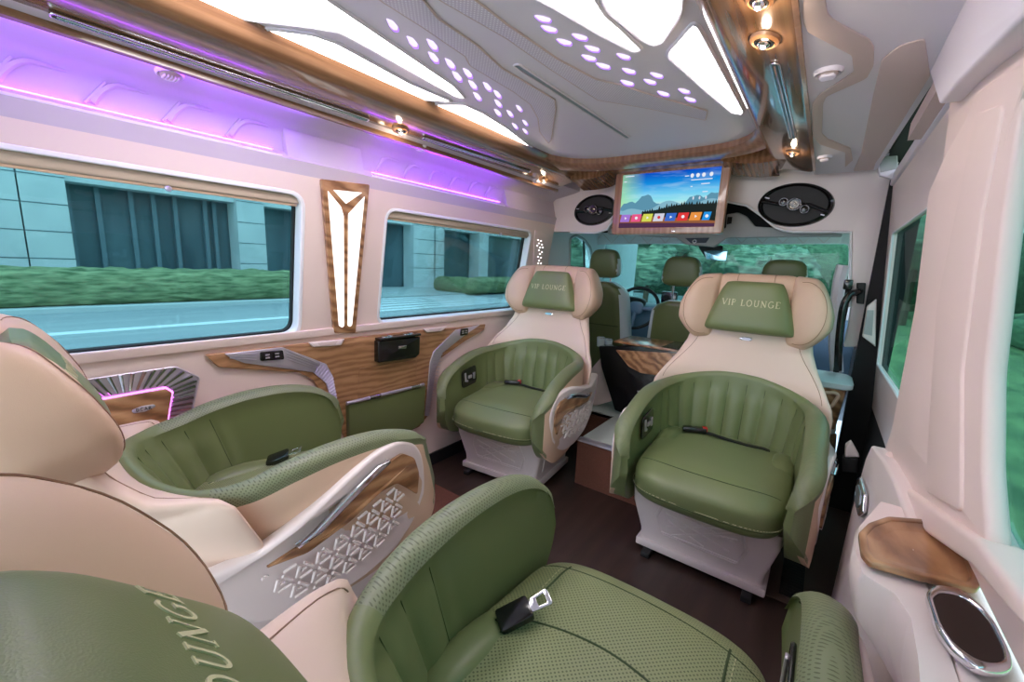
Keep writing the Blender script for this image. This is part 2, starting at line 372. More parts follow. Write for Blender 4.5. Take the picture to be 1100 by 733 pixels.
for i, wf_ in ((1, win1), (2, win2)):
    g = struct(plate('window_%d' % i, wf_(.01), LU, .006, M['glass'], base=-.075))
    link('window_frame', plate_mesh(wf_(.012), LU, .05, [wf_(-.004)], .004, -.048), M['white'], g)
    link('window_seal', plate_mesh(wf_(.006), LU, .02, [wf_(-.009)], .002, -.070), M['blackm'], g)
    w = wf_(); us = [p[0] for p in w]; vs = [p[1] for p in w]; t = max(vs)
    # roller blind cassette along the head of the window
    rb = tag(plate('roller_blind', rounded([(min(us)+.004, t-.038), (max(us)-.004, t-.038), (max(us)-.004, t-.004), (min(us)+.004, t-.004)], .012, 3), LU, .034, M['beige'], bevel=.008, base=-.046),
        'beige rolled sunblind cassette along the top of the %s left window' % ('large rear' if i == 1 else 'smaller front'), 'blind')
    link('pull_bar', plate_mesh([(min(us)+.01, t-.046), (max(us)-.012, t-.046), (max(us)-.012, t-.037), (min(us)+.01, t-.037)], LU, .012, (), .003, -.03), M['tan'], rb)
    kx = LU.px(182, 202)[0] if i == 1 else LU.px(540, 248)[0]
    mb = MB(); mb.loft([[LU.at(kx+.009*cos(a)*k, t-.043+.009*sin(a)*k, w_) for a in [2*pi*j/14 for j in range(14)]] for k, w_ in ((1, -.02), (1, -.008), (.6, -.004))]); mb.build('knob', M['silver'], rb)
# moulding lines below the windows
mb = MB(); mb.tube([LU.at(YB, .012, .001), LU.at(YF, .012, .001)], .003, 6); struct(mb.build('trim_1', M['seam']))
struct(plate('trim_2', [(YB, -.004), (YF, -.004), (YF, .030), (YB, .030)], LU, .014, M['shellpink'], bevel=.005, base=0))

# overhead fairing on the left
sec = [(-1.645, 1.488), (-1.632, 1.545), (-1.652, 1.562), (-1.676, 1.575), (-1.684, 1.62), (-1.665, 1.664), (-1.64, 1.678), (-1.50, 1.706), (-1.46, 1.72), (-1.46, 1.84), (-1.80, 1.84), (-1.80, 1.488)]
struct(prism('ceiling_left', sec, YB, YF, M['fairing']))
# fairing filled between the two lit coves
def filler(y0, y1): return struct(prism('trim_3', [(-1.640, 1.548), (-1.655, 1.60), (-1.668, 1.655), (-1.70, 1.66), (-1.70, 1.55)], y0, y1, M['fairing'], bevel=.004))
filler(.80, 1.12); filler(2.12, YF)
leaf = M['ceil']
def cove(y0, y1, n, label):
    e = empty('cove_light', (-1.66, (y0+y1)/2, 1.57)); tag(e, label, 'light strip', 'violet cove lights above the left windows' if False else None)
    mb = MB(); mb.tube([(-1.664, y0, 1.570), (-1.664, y1, 1.570)], .0028, 6); rel(mb.build('led_strip', M['violet']), e)
    mb = MB(); mb.tube([(-1.636, y0-.02, 1.549), (-1.636, y1+.02, 1.549)], .005, 6); rel(mb.build('lip', M['ceil']), e)
    for k in range(n):
        a = y0+(y1-y0)*(k+.15)/n; L = (y1-y0)/n
        pts = []
        for t in range(13):
            u = t/12; pts.append(Vector((-1.678+.006*sin(pi*u), a+L*.10+L*.85*u, 1.585+.062*sin(pi*.5*min(1, u*2.2))**.8-.0*u)))
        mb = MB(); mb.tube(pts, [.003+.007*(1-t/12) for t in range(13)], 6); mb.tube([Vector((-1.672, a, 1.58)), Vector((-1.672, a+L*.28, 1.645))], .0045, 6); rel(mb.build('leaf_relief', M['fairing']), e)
    return e
cove(-.75, .755, 9, 'long violet-lit cove with leaf reliefs above the large left window')
cove(1.17, 2.07, 6, 'shorter violet-lit cove with leaf reliefs above the front left window')
# violet strip tucked behind the wooden beam, lighting the soffit
for y0, y1, lb in ((-.7, .86, 'violet strip lamp along the wooden beam above the large left window'), (1.10, 2.05, 'violet strip lamp along the wooden beam above the front left window')):
    mb = MB(); mb.tube([(-1.541, y0, 1.6945), (-1.541, y1, 1.6945)], .0030, 6); tag(mb.build('strip_lamp', emit('violet_soft', (.28, .05, 1.0, 1), 34.0)), lb, 'light strip')

# central ceiling
front = CE.pts([(500, 130), (560, 158), (582, 169), (600, 174), (640, 173), (700, 168), (760, 162), (800, 154), (817, 148), (822, 140), (812, 112)])
ce = [(-1.32, -YB)]+front+[(-.30, -YB)]
struct(plate('ceiling', [(-1.32, -YB)]+front+[(-.30, -YB)], CE, .03, M['ceil'], base=-.03))
struct(plate('ceiling_roof', [(-1.85, -YB), (-1.85, -4.2), (.32, -4.2), (.32, -YB)], CE, .02, M['dark'], base=-.08))
# wooden beams either side
def beam(side):
    s = 1 if side == 'left' else -1; c = -.81
    X = lambda x: c+s*(x-c) 
    if side == 'left': sec = [(-1.305, 1.80), (-1.312, 1.768), (-1.335, 1.748), (-1.36, 1.738), (-1.50, 1.708), (-1.515, 1.715), (-1.515, 1.74), (-1.38, 1.80)]
    else: sec = [(-.315, 1.80), (-.308, 1.768), (-.288, 1.742), (-.265, 1.728), (-.135, 1.702), (-.122, 1.706), (-.120, 1.74), (-.24, 1.80)]
    o = prism('ceiling_beam', sec, YB, 2.46 if side == 'left' else 2.56, M['woodd'])
    tag(o, 'glossy walnut ceiling beam on the %s side' % ('window' if side == 'left' else 'sliding door'), 'beam')
    sec2 = [(-1.513, 1.686), (-1.526, 1.683), (-1.526, 1.72), (-1.513, 1.72)] if side == 'left' else [(-.124, 1.694), (-.114, 1.694), (-.114, 1.72), (-.124, 1.72)]
    link('edge_strip', plate_mesh(sec2, Plane((0, 2.5, 0), (1, 0, 0), (0, 0, 1)), 2.5-YB, (), .001, 0), M['woodd'] if side == 'left' else M['woodx'], o)
    return o
bl = beam('left'); br = beam('right')
# front corners of the walnut frame: curved cross member under the ceiling front
def crossmember():
    mb = MB(); top = CE.pts([(560, 158), (582, 169), (600, 174.5), (640, 174), (655, 173)]); 
    path = [Vector((-1.33, 1.90, 0)), Vector((-1.31, 2.05, 0)), Vector((-1.25, 2.17, 0)), Vector((-1.14, 2.24, 0)), Vector((-1.0, 2.26, 0)), Vector((-.8, 2.265, 0)), Vector((-.6, 2.26, 0)), Vector((-.46, 2.24, 0)), Vector((-.36, 2.17, 0)), Vector((-.31, 2.05, 0)), Vector((-.30, 1.90, 0))]
    P = [catmull([tuple(p) for p in path], min(10*i/40, 9.9999)) for i in range(41)]; rings = []
    for i, p in enumerate(P):
        a = Vector(P[max(0, i-1)]); b = Vector(P[min(40, i+1)]); t = (b-a).normalized(); n_ = Vector((-t.y, t.x, 0))
        rings.append([Vector(p)+n_*d+Vector((0, 0, z)) for d, z in ((-.006, 1.80), (-.008, 1.775), (.004, 1.764), (.05, 1.757), (.085, 1.752), (.10, 1.76), (.10, 1.80))])
    mb.loft(rings); return mb.build('ceiling_cross_trim', M['woodx'])
xt = crossmember(); tag(xt, 'curved walnut trim across the front of the ceiling above the television', 'trim')
mb = MB()
for sx, x0 in ((-1, -1.31), (1, -.30)):
    rings = []
    for i in range(13):
        t = i/12; x = (-.80+sx*.30)+(sx*.24)*t; y = 2.44+.06*sin(pi*t); rings.append([Vector((x, y+dy, z)) for dy, z in ((-.09, 1.745-.02*t), (.09, 1.72-.03*t), (.12, 1.74), (.12, 1.80), (-.09, 1.80))])
    mb.loft(rings)
cw = mb.build('corner_wing', M['woodd'], xt)
struct(plate('ceiling_front', [(-1.75, -2.20), (.16, -2.20), (.16, -2.72), (-1.75, -2.72)], CE, .02, M['ceil'], base=-.03))

# light panels in the ceiling
def lamp_panel(name, pxs, label, r=.02, m='lightglass'):
    out = rounded(CE.pts(pxs), r, 4)
    o = plate(name, out, CE, .005, M[m], base=0.0); 
    c = Vector((sum(p[0] for p in out)/len(out), sum(p[1] for p in out)/len(out)))
    # slim raised surround
    mb = MB(); mb.tube([CE.at(p[0], p[1], .001) for p in out], .0065, 6, closed=True); e = mb.build('surround', M['ceil'], o)
    tag(o, label, 'ceiling light'); return o
G = 'frosted shapes set into the white ceiling'
lamp_panel('ceiling_light', [(60, -60), (250, -75), (355, 0), (488, 91), (500, 105), (488, 102), (400, 52), (365, 33), (330, 27), (270, 20), (215, 10), (150, -8)], 'long swept glowing ceiling panel on the left, ending in a sharp point', .012)
lamp_panel('ceiling_light', [(254, 27), (300, 31), (336, 36), (362, 45), (400, 66), (440, 88), (486, 108), (455, 106), (415, 98), (385, 80), (330, 57)], 'glowing leaf shaped ceiling panel on the left, between the longest panel and the wooden beam', .01)
lamp_panel('ceiling_light', [(458, 111), (498, 111), (518, 120), (545, 137), (573, 159), (540, 150), (500, 133)], 'small glowing ceiling wedge on the left, nearest the television', .008)
lamp_panel('ceiling_light', [(560, -30), (632, -14), (650, 14), (668, 30), (690, 52), (680, 54), (640, 33), (595, 6), (560, -12)], 'slender glowing ceiling sliver right of the centre groove', .012)
lamp_panel('ceiling_light', [(640, -30), (735, -30), (733, 12), (712, 44), (702, 47), (690, 42), (650, 8)], 'broad glowing ceiling shield at the top of the view', .03)
lamp_panel('ceiling_light', [(744, 24), (750, 26), (799, 118), (797, 122), (786, 120), (760, 98), (718, 60), (718, 54)], 'glowing ceiling triangle on the right, beside the wooden beam', .012)
# violet gems
gl = crop([(190, 118), (288, 202), (386, 216), (392, 278), (474, 310), (508, 372), (560, 356), (585, 414), (657, 423), (607, 471), (706, 460), (710, 506), (708, 551), (768, 556), (813, 530), (793, 618), (843, 602), (843, 643)], 380, 0, 4.582)
gr = crop([(15, 88), (45, 138), (197, 178), (120, 203), (258, 236), (242, 281), (312, 321), (412, 274), (438, 346), (430, 405), (575, 367), (542, 399), (608, 458), (710, 445), (740, 487)], 580, 0, 4.583)
ORD = ['first', 'second', 'third', 'fourth', 'fifth', 'sixth', 'seventh', 'eighth', 'ninth', 'tenth', 'eleventh', 'twelfth', 'thirteenth', 'fourteenth', 'fifteenth', 'sixteenth', 'seventeenth', 'eighteenth']
def gems(L, side, lab):
    for i, (x, y) in enumerate(L):
        far = 1.0-.62*i/len(L) if side < 0 else 1.0-.35*i/len(L)
        shp = [(-6.5, -6.5), (1, -3.5), (6, 2.5), (5.5, 5.5), (1, 5), (-3, 1)] if side < 0 else [(-9, -3.5), (-1, -2.5), (8.5, .5), (7, 3), (0, 2.5), (-4.5, .5)]
        out = rounded(CE.pts([(x+a*far, y+b*far) for a, b in shp]), .0018, 2); rim = rounded(CE.pts([(x+a*far*1.12+(.6 if side < 0 else .2), y+b*far*1.2+2.0*far) for a, b in shp]), .0018, 2)
        o = plate('ceiling_gem', out, CE, .002, M['violetdot'], base=.001); link('gem_rim', plate_mesh(rim, CE, .0015, (), 0, 0), M['violetrim'], o)
        tag(o, lab % ORD[i], 'light', 'glowing violet gems %s' % ('left of the centre groove' if side < 0 else 'right of the centre groove'))
gems(gl, -1, 'violet gem light left of the ceiling groove, %s counting from the rear')
gems(gr, 1, 'violet gem light right of the ceiling groove, %s counting from the rear')
# punched leather bands
M['ceilperf'] = perforated('ceiling_perforated', rgb(222, 214, 228), rgb(250, 248, 255), .012, .55, 'XY', .25)
def band(pxs, lab):
    out = rounded(CE.pts(pxs), .006, 2); o = plate('ceiling_band', out, CE, .005, M['ceilperf'], bevel=.002, base=0)
    mb = MB(); mb.tube([CE.at(p[0], p[1], .003) for p in out], .0028, 6, closed=True); mb.build('piping', M['ceildk'], o); tag(o, lab, 'ceiling panel')
band([(330, -60), (440, -20), (470, 18), (512, 47), (539, 72), (596, 106), (597, 116), (592, 150), (589, 153), (580, 141), (578, 126), (570, 111), (553, 98), (505, 69), (500, 59), (452, 26), (411, 0)], 'dotted leather ceiling band with angular outline on the left of the groove')
band([(450, -16), (500, -10), (545, 25), (599, 62), (640, 84), (666, 90), (700, 101), (760, 118), (758, 128), (690, 114), (642, 106), (590, 72), (545, 40), (476, 0)], 'dotted leather ceiling band sweeping towards the right light panels')
# centre groove
def slot(name, a, b, pl, w, m1, m2, label, parent=None, cat='ceiling trim', raised=True):
    A = Vector(pl.px(*a)); B = Vector(pl.px(*b)); t = (B-A).normalized(); n_ = Vector((-t.y, t.x))
    def cap(w_, ex=0): return [tuple(A+t*(-ex)+(-t*cos(q)+n_*sin(q))*w_) for q in [radians(x) for x in range(-90, 91, 18)]][::-1]+[tuple(B+t*ex+(t*cos(q)+n_*sin(q))*w_) for q in [radians(x) for x in range(90, -91, -18)]][::-1]
    def loop(w_): return [tuple(A-t*w_*cos(radians(q))+n_*w_*sin(radians(q))) for q in range(-90, 91, 18)]+[tuple(B+t*w_*cos(radians(q))+n_*w_*sin(radians(q))) for q in range(90, -91, -18)]
    o = plate(name, loop(w), pl, .006, M[m1], holes=[loop(w*.62)], bevel=.0015, base=0)
    link('channel', plate_mesh(loop(w*.66), pl, .002, (), 0, .0005), M[m2], o)
    if raised:
        mb = MB(); mb.tube([pl.at(*(A+t*.0), .004)]+[pl.at(*(A+(B-A)*i/12), .004) for i in range(1, 12)]+[pl.at(*B, .004)], w*.28, 8); mb.build('rail', M[m1], o)
    tag(o, label, cat); return o
slot('ceiling_slot', (556, 70), (674, 147), CE, .014, 'ceil', 'steel', 'long grey recessed groove down the middle of the ceiling', raised=False)
BL = Plane((-1.43, 0, 1.7225), (-.979, 0, -.204), (0, 1, 0)); BL = Plane((-1.43, 0, 1.7225), (1, 0, .214), (0, -1, 0))
BR = Plane((-.20, 0, 1.715), (1, 0, -.2), (0, -1, 0))
slot('air_slot', (60, 16), (393, 127.5), BL, .012, 'chrome', 'black', 'long chrome edged air slot in the left beam above the large window')
slot('air_slot', (456, 148), (568, 184), BL, .011, 'chrome', 'black', 'shorter chrome edged air slot in the left beam above the front window')
slot('air_slot', (833, 68), (852, 147), BR, .012, 'chrome', 'steel', 'chrome rimmed channel in the right beam beside the ceiling triangle')
# spotlights
def spot(a, pl, label, r=.022, power=.30):
    u, v = pl.px(*a); c = pl.at(u, v); e = empty('spotlight', c); tag(e, label, 'spotlight')
    def rg(k, w): return [pl.at(u+r*k*cos(t), v+r*k*1.25*sin(t), w) for t in [2*pi*i/28 for i in range(28)]]
    mb = MB(); mb.loft([rg(1.45, -.001), rg(1.35, .006), rg(1.05, .010), rg(.95, .006), rg(.9, .0)]); rel(mb.build('bezel', M['wood']), e)
    mb = MB(); mb.loft([rg(.92, .0), rg(.90, .009), rg(.7, .010), rg(.6, .001)]); rel(mb.build('reflector', M['black']), e)
    mb = MB(); mb.loft([rg(.62, .002), rg(.60, .012), rg(.40, .017), rg(.3, .010)]); rel(mb.build('chrome_ring', M['chrome']), e)
    mb = MB(); superell(mb, pl.at(u, v, .014), (r*.22, r*.22, .005), 1, 1, 12, 8); rel(mb.build('bulb', M['bulb']), e)
    l = bpy.data.objects.new('spot_glow', bpy.data.lights.new('spot_glow', 'POINT')); COL.objects.link(l); l.location = pl.at(u, v, .035); l.data.energy = power; l.data.color = (1, .78, .55); l.data.shadow_soft_size = .01; rel(l, e)
    l.matrix_parent_inverse = Matrix.Translation(e.location).inverted()
spot((430, 139), BL, 'lit chrome spotlight in the left beam between the two air slots', .020)
spot((584, 193), BL, 'lit chrome spotlight at the front end of the left beam', .018)
spot((822, 42), BR, 'lit chrome spotlight in the right beam next to the broad ceiling shield', .022)
spot((852, 163), BR, 'lit chrome spotlight at the front end of the right beam above the oval speaker', .018)
spot((817, -2), BR, 'spotlight in the right beam cut by the top edge of the view', .018)
# round dome vents
def vent(a, pl, label, r=.03):
    u, v = pl.px(*a); e = empty('air_vent', pl.at(u, v)); tag(e, label, 'air vent')
    def rg(k, w): return [pl.at(u+r*k*cos(t), v+r*k*sin(t), w) for t in [2*pi*i/30 for i in range(30)]]
    mb = MB(); mb.loft([rg(1.15, -.001), rg(1.12, .006), rg(.98, .010), rg(.86, .007), rg(.80, .001)]); rel(mb.build('ring', M['ceil']), e)
    mb = MB(); mb.loft([rg(.80, .001), rg(.78, .009), rg(.5, .014), rg(.1, .016)]); rel(mb.build('dome', M['ceildk']), e)
    mb = MB()
    for k in range(-2, 3): mb.box(pl.at(u, v+k*r*.26, .015), (r*1.2*sqrt(1-(k*.3)**2), .0022, .006))
    rel(mb.build('louvre', M['ceil']), e)
SL = Plane((-1.57, 0, 1.6925), (1, 0, .2), (0, -1, 0))
vent((182, 78), SL, 'round air vent on the violet lit soffit above the large left window')
vent((452, 158), SL, 'small round air vent above the front left window', .024)
vent((575, 193), SL, 'small round air vent near the front left spotlight', .018)
vent((890, 76), SO, 'large round dome vent on the right soffit beside the top spotlight', .027)
vent((886, 168), SO, 'flat round air vent on the right soffit near the oval speaker', .024)

# right soffit, reliefs
struct(plate('ceiling_right', [(-.124, -YB), (-.124, -2.62), (.11, -2.62), (.145, -1.55), (.145, -YB)], SO, .03, M['ceil'], base=-.03))
struct(plate('ceiling_fairing', [(.143, -1.0), (.143, -2.9), (.26, -2.9), (.26, -1.0)], SO, .03, M['dark'], base=-.075))
zz = crop([(285, -60), (285, 80), (305, 115), (465, 200), (472, 262), (400, 310), (345, 345), (318, 380), (320, 500), (345, 530), (440, 560), (440, 615), (468, 590), (460, 545), (375, 510), (355, 490), (358, 380), (372, 352), (520, 285), (545, 240), (548, 170), (530, 140), (400, 70), (375, 40), (360, -60)], 780, 0, 3.4375)
o = plate('ceiling_relief', rounded(SO.pts(zz), .012, 3), SO, .004, M['ceildk'], bevel=.0018, base=0); tag(o, 'zigzag blush relief band on the white right soffit', 'ceiling panel')
zz2 = crop([(575, 215), (640, 165), (735, 137), (755, 275), (570, 575), (552, 600), (545, 625), (470, 630), (500, 560), (545, 340)], 780, 0, 3.4375)
o = plate('ceiling_relief', rounded(SO.pts(zz2), .012, 3), SO, .004, M['ceildk'], bevel=.0018, base=0); tag(o, 'long tapering relief panel on the right soffit beside the door gap', 'ceiling panel')

# sliding door side
dw = rounded(RU.pts([(999, 223), (960, 248), (943, 392), (1003, 492)]), .01, 3)
a_, b_, c_, d_ = RU.pts([(999, 223), (960, 248), (943, 392), (962, 421)])
dw = [(a_[0]+.0, a_[1]), (b_[0], b_[1]-.01), (c_[0], c_[1]), (d_[0], d_[1]), (a_[0]+.25, d_[1]-.01), (a_[0]+.25, a_[1])]
dwr = rounded(dw, .012, 3)
struct(plate('door_1', [(-2.66, -.80), (-1.28, -.80), (-1.28, .86), (-2.66, .86)], RU, .014, M['shell'], holes=[dwr], base=-.014))
g = struct(plate('window_3', rounded([(x+(.012 if 0 else 0), y) for x, y in dw], .012, 3), RU, .005, M['glassr'], base=-.018))
mb = MB(); mb.tube([RU.at(p[0], p[1], .001) for p in dwr], .005, 6, closed=True); mb.build('window_frame', M['white'], g)
# rear right wall with its window
def rw():
    L = RR.pts([(1100, 130), (1085, 235), (1067, 400), (1065, 500), (1076, 575), (1100, 622)]); L2 = [(x, y) for x, y in L]
    L2 = [(x-.04, y) for x, y in L2]
    return [(1.2, L2[0][1]+.05), (L2[0][0]+.02, L2[0][1]+.05)][0:1]+[(L2[0][0]+.06, L2[0][1]+.06)]+L2+[(L2[-1][0]+.12, L2[-1][1]-.045), (1.2, L2[-1][1]-.045)]
rwh = rounded(rw(), .02, 3)
struct(plate('wall_right', [(-1.32, -.012), (1.7, -.012), (1.7, .88), (-1.32, .88)], RR, .014, M['shellpink'], holes=[rwh], base=-.014))
g = struct(plate('window_4', rwh, RR, .005, M['glassr'], base=-.018))
mb = MB(); mb.tube([RR.at(p[0], p[1], .002) for p in rwh], .0035, 6, closed=True); mb.build('window_frame', M['shellpink'], g)
# broad lined pillar between door and rear window
po = RC_.pts([(1052, 96), (1040, 126), (1018, 165), (1000, 205), (985, 330), (960, 460), (934, 532), (965, 530), (1066, 590), (1060, 500), (1062, 400), (1082, 230), (1098, 130), (1112, 60), (1080, 76)])
pil_ = plate('trim_4', rounded(po, .02, 4), RC_, .022, M['shellpink'], bevel=.009, base=-.018); struct(pil_)
po2 = RC_.pts([(1056, 120), (1045, 170), (1012, 330), (1000, 530), (1040, 553), (1040, 400), (1062, 230), (1086, 110)])
link('pillar_pad', plate_mesh(rounded(po2, .02, 4), RC_, .008, (), .004, .0), M['shellpink'], pil_)
# overhead fairing near the camera on the right
OF = Plane((.13, 0, 0), (0, -1, 0), (0, 0, 1))
struct(plate('trim_5', rounded(OF.pts([(1008, -60), (1003, 0), (989, 38), (1000, 80), (1010, 112), (1028, 90), (1100, 18), (1180, -60)]), .006, 3), OF, .10, M['ceil'], bevel=.006, base=-.098))
mb = MB(); mb.box((.17, 1.45, 1.66), (.06, .8, .05)); struct(mb.build('trim_6', M['ceildk']))
# door top rail and upper catch
mb = MB(); mb.box((.19, 2.0, 1.655), (.04, 1.3, .05), bev=.008); struct(mb.build('trim_7', M['ceil']))
# black seal between bulkhead and door
mb = MB(); mb.box((.235, 2.69, .86), (.13, .05, 1.74)); mb.box((.285, 2.0, .30), (.03, 1.45, .6)); struct(mb.build('trim_8', M['dark']))
CT = Plane((0, 2.60, 0), (1, 0, 0), (0, 0, 1))
e = empty('door_catch', CT.P(952, 182)); tag(e, 'small grey upper door catch at the front end of the black door gap', 'catch')
rel(link('housing', plate_mesh(rounded(CT.pts([(942, 170), (963, 163), (964, 184), (958, 194), (944, 190)]), .004, 2), CT, .03, (), .004, 0), M['ceil']), e)
rel(link('insert', plate_mesh(rounded(CT.pts([(944, 172), (962, 166), (963, 183), (945, 187)]), .003, 2), CT, .004, (), .001, .0295), M['greytrim']), e)
e = empty('door_latch', CT.P(933, 347)); tag(e, 'grey latch plate on the front edge of the sliding door beside the black grab handle', 'latch')
rel(link('housing', plate_mesh(rounded(CT.pts([(931, 329), (941, 321), (940, 372), (926, 361)]), .004, 2), CT, .03, (), .004, 0), M['shell']), e)
rel(link('strike_plate', plate_mesh(CT.pts([(931, 333), (938, 333), (936, 360), (927, 358)]), CT, .004, (), .001, .0295), M['greytrim']), e)

# lower lining and console on the right
lo = [(1.6, 0), (-1.735, 0), (-1.66, .457), (-1.587, .676), (-1.53, .735), (-1.475, .745), (-1.30, .775), (-1.12, .795), (1.6, .80)]
struct(plate('wall_right_lower', [(-x, y) if False else (x, y) for x, y in lo], RP, .06, M['shell'], bevel=.008, base=-.06))
struct(plate('trim_9', rounded(RC_.pts([(950, 492), (960, 486), (970, 518), (1068, 584), (1130, 660), (1130, 690), (1060, 612), (960, 545)]), .01, 3), RC_, .045, M['shellpink'], bevel=.008, base=-.03))
ZC = Plane((0, 0, .80), (1, 0, 0), (0, 1, 0))
ct = ZC.pts([(946, 536), (921, 562), (916, 588), (924, 612), (960, 634), (978, 660), (985, 700), (990, 760)])
cons = empty('side_console', (.16, .75, .40)); tag(cons, 'white moulded armrest console under the right rear window', 'console')
def cring(k, z, dx=0): return [Vector((x+(.169-x)*k if x < .169 else x, y, z)) for x, y in (rounded([(.169, ct[0][1])]+[q if q[0] < .168 else (.168, q[1]) for q in ct]+[(min(.168, ct[-1][0]), .30), (.169, .30)], .004, 3))]
mb = MB(); mb.loft([cring(.05, .795), cring(.0, .785), cring(0.0, .765), cring(.10, .725), cring(.45, .69), cring(.85, .65), cring(.98, .60)]); rel(mb.build('body', M['shell'], sharp=60), cons)

tp_ = ZC.pts([(921, 578), (924, 600), (932, 610), (988, 626), (1048, 640), (1053, 632), (1043, 605), (1022, 570), (990, 563), (952, 560), (932, 567)])
tray = tag(plate('wooden_tray', rounded(tp_, .006, 3), ZC, .010, M['wood'], holes=[[(sum(p[0] for p in tp_)/len(tp_)*.16+x*.84, sum(p[1] for p in tp_)/len(tp_)*.16+y*.84) for x, y in rounded(tp_, .006, 3)]], bevel=.003, base=0), 'faceted walnut tray set into the white side console', 'tray')
cxm = (sum(p[0] for p in tp_)/len(tp_), sum(p[1] for p in tp_)/len(tp_))
mb = MB(); mb.loft([[Vector((cxm[0]+(x-cxm[0])*k, cxm[1]+(y-cxm[1])*k, z)) for x, y in rounded(tp_, .006, 3)] for k, z in ((.86, .808), (.62, .8035), (.60, .8032), (.01, .8032))], cap=False); mb.build('basin', M['wood'], tray, sharp=20)
cu_ = ZC.pts([(992, 644), (1002, 635), (1028, 639), (1050, 655), (1066, 675), (1084, 712), (1086, 727), (1072, 732), (1048, 728), (1020, 706), (1003, 680)])
def shr(L, k): c = (sum(p[0] for p in L)/len(L), sum(p[1] for p in L)/len(L)); return [(c[0]+(x-c[0])*k, c[1]+(y-c[1])*k) for x, y in L]
cr_ = rounded(cu_, .01, 3)
cup = tag(plate('cup_holder', cr_, ZC, .012, M['chrome'], holes=[shr(cr_, .80)], bevel=.004, base=0), 'chrome rimmed oblong cup holder in the side console behind the walnut tray', 'cup holder')
mb = MB(); mb.loft([[Vector((x, y, .809)) for x, y in shr(cr_, .80)], [Vector((x, y, .802)) for x, y in shr(cr_, .78)], [Vector((x, y, .8012)) for x, y in shr(cr_, .72)]]); mb.build('well', plain('dark_well', rgb(40, 22, 16), .6), cup)
# chrome pull on the console nose
pl = Plane((.168, 0, 0), (0, -1, 0), (0, 0, 1))
hd = rounded(pl.pts([(924, 517), (928, 514), (933, 532), (931, 552), (926, 556), (922, 540)]), .006, 3)
o = plate('chrome_pull', hd, pl, .010, M['chrome'], bevel=.004, base=0); link('inner_plate', plate_mesh(shr(hd, .6), pl, .003, (), .001, .0095), M['steel'], o); tag(o, 'chrome lozenge recess pull on the nose of the white side lining', 'handle')
# buckle stalk beside the door
SB = Plane((0, 1.95, 0), (1, 0, 0), (0, 0, 1))
o = plate('belt_anchor', rounded(SB.pts([(905, 488), (921, 489), (920, 505), (904, 503)]), .004, 2), SB, .04, M['blackm'], bevel=.004); link('cover', plate_mesh(rounded(SB.pts([(908, 476), (914, 472), (923, 488), (907, 488)]), .004, 2), SB, .04, (), .005, 0), M['shell'], o); tag(o, 'black belt anchor with cream cover on the door side beyond the chrome pull', 'anchor')

# ================================================================ captain chairs
UPATH = [  # x, y (inner face), width, top, bottom, inward lean of the foot
 (.262, .352, .030, .47, .41, .0), (.272, .338, .052, .540, .335, .0), (.280, .29, .070, .592, .262, .0), (.281, .20, .066, .640, .228, .0), (.279, .08, .069, .674, .235, .004),
 (.275, -.03, .069, .688, .245, .015), (.268, -.12, .060, .690, .26, .035), (.236, -.195, .045, .704, .27, .055), (.165, -.244, .036, .728, .28, .06),
 (.08, -.264, .032, .746, .29, .06), (0, -.268, .032, .752, .29, .06)]
def ustations(n=130):
    k = len(UPATH)-1; half = []
    for i in range(n+1): half.append(catmull(UPATH, min(k*i/n, k-1e-6)))
    full = [tuple(h) for h in half]+[(-h[0],)+tuple(h[1:]) for h in half[-2::-1]]
    out = []; L = 0
    for i, h in enumerate(full):
        a = full[max(i-1, 0)]; b = full[min(i+1, len(full)-1)]; t = Vector((b[0]-a[0], b[1]-a[1])).normalized(); nrm = Vector((-t.y, t.x))  # outward
        if i: L += hypot(h[0]-full[i-1][0], h[1]-full[i-1][1])
        out.append((h, nrm, L))
    if out[len(out)//4][1].x < 0: out = [(h, -n_, l) for h, n_, l in out]
    return out
UST = ustations()
def tub_point(st, r, z):
    h, nrm, L = st
    zz = (z-h[4])/max(h[3]-h[4], 1e-3); r = r-h[5]*(1-max(0, min(1, zz)))
    return Vector((h[0]+nrm.x*r, h[1]+nrm.y*r, z))
BACK = [  # z, half width, front centre y, side sweep forward, back y
 (.34, .300, -.290, .06, -.35), (.45, .340, -.285, .15, -.37), (.56, .362, -.280, .18, -.385), (.64, .362, -.276, .17, -.395), (.68, .354, -.274, .165, -.40), (.715, .336, -.274, .15, -.405), (.75, .318, -.276, .12, -.415),
 (.80, .290, -.290, .07, -.425), (.87, .262, -.312, .04, -.44), (.95, .247, -.330, .03, -.455), (1.05, .240, -.352, .02, -.475), (1.14, .235, -.375, .01, -.495), (1.185, .21, -.392, .0, -.49)]
def back_ring(z, n=44):
    hw, yf, c, yb = interp([(b[0],)+b[1:] for b in BACK], z); r = []
    for i in range(n):
        a = 2*pi*i/n; X = hw*sgnpow(cos(a), .9); h = (yf-yb)/2; yc = (yf+yb)/2+c*abs(X/hw)**2.6
        r.append(Vector((X, yc+h*sgnpow(sin(a), .95), z)))
    return r
def back_front_y(x, z):
    hw, yf, c, yb = interp([(b[0],)+b[1:] for b in BACK], z); q = min(1, abs(x/hw)); h = (yf-yb)/2; s_ = (1-q**(2/.9)); return (yf+yb)/2+c*q**2.6+h*max(0, s_)**.475
def cush_z(x, y):
    a, b, c = .272, .295, .085; e = .42
    q = (min(1, abs(x/a))**(2/e)+min(1, abs((y-.045)/b))**(2/e))
    return .37+c*max(0, 1-q)**(e/2)
PATN = [((-.5, 0), (0, .5)), ((0, .5), (.5, 0)), ((-.5, 0), (0, -.5)), ((0, -.5), (.5, 0)), ((-.25, .25), (-.25, -.25)), ((.25, .25), (.25, -.25))]
